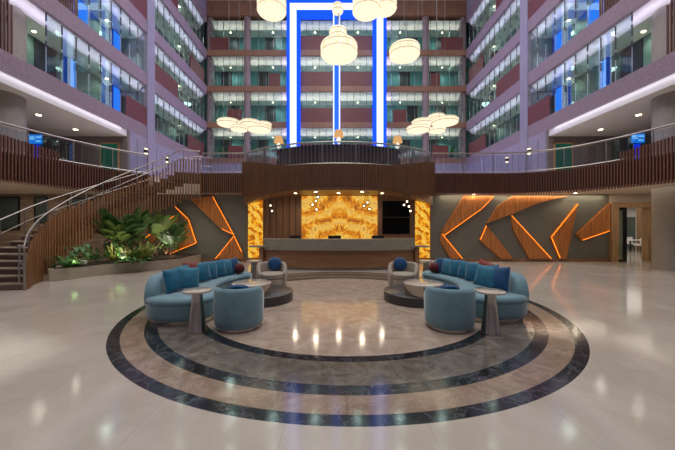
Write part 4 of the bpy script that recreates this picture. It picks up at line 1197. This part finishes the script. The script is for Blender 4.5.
# ------------------------------------------------------------------ light
UP = (PI, 0, 0)
V = (.62, .52, 1.0)
for s in (-1, 1):                          # cove strips of the side galleries, lighting fascia and ceiling
    for i in range(1, 5):
        lv = LV[i]
        area('cove light', (s*(WF+.2), 17.1, lv-1.09), (0, -s*math.radians(135), 0), .06, 18.6, 42, (.78,.72,1.0))
    area('violet flood', (s*4.0, 21, 22.5), (0, s*math.radians(52), 0), 2, 8, 330, (.50,.42,1.0), math.radians(80))
    area('panelling light', (s*(WF-1.2), 21, ZM+.15), (0, s*math.radians(150), 0), .2, 8, 60, (.55,.45,1.0))
    
    area('lounge cove', (s*(WF-.06), 12.0, 6.86), (0, -s*math.radians(60), 0), .1, 8, 6, (.86,.84,1.0))
for i in range(1, 5):
    lv = LV[i]
    area('cove light', (0, DB+.2, lv-1.09), (math.radians(138), 0, 0), 22, .06, 48, (1.0,.9,.78))
area('far gallery uplight', (0, DB-1.2, ZM+.1), (math.radians(150), 0, 0), 20, .2, 160, (.55,.42,1.0))
area('atrium roof light', (0, 8, 22.9), (0, 0, 0), 14, 24, 3900, (1.0,.97,.93))
area('soffit wash right', (8.5, 13.72, 3.1), (0, 0, 0), 7.5, .06, 40, (1.0,.85,.65))
area('room light', (18.5, 18, 2.9), (0, 0, 0), 11, 6.5, 190, (1.0,.95,.85))
area('doorway light', (13.4, 11.8, 3.1), (0, 0, 0), 4.0, 2.4, 28, (1.0,.92,.8))
area('under mezzanine light', (-13, 10.5, 3.1), (0, 0, 0), 5, 5, 65, (1.0,.9,.78))
area('rear planter fill', (-7.6, 13.0, .45), (math.radians(200), 0, 0), 1.5, .1, 14, (1.0,.7,.4))  # added lamp without a fixture, lifts the dark plants from behind
for x, y, p in ((-7.75, 10.5, 11), (-6.9, 11.5, 11), (-8.35, 9.4, 6)):
    area('front planter fill', (x, y, .5), (math.radians(155), 0, math.radians(-25)), .5, .12, p, (1.0,.9,.7))  # added unseen fill lamps that brighten the shaded foliage

w = bpy.data.worlds.new('dusk'); SC.world = w; w.use_nodes = True
w.node_tree.nodes['Background'].inputs[0].default_value = (.02,.03,.06,1); w.node_tree.nodes['Background'].inputs[1].default_value = .5

# ------------------------------------------------------------------ camera
cam = bpy.data.cameras.new('camera'); co = bpy.data.objects.new('camera', cam); COL.objects.link(co)
co.location = (CX, 0, CZ); co.rotation_euler = (PI/2, 0, 0)
cam.sensor_width = 36; cam.lens = F/675*36; cam.shift_x = 3/675; cam.shift_y = 1/675; cam.clip_end = 200
SC.camera = co
SC.view_settings.view_transform = 'Standard'; SC.view_settings.look = 'None'; SC.view_settings.exposure = 0; SC.view_settings.gamma = 1
SC.view_settings.use_curve_mapping = False
SC.cycles.use_denoising = True
SC.cycles.max_bounces = 8; SC.cycles.transparent_max_bounces = 16
SC.cycles.sample_clamp_indirect = 4
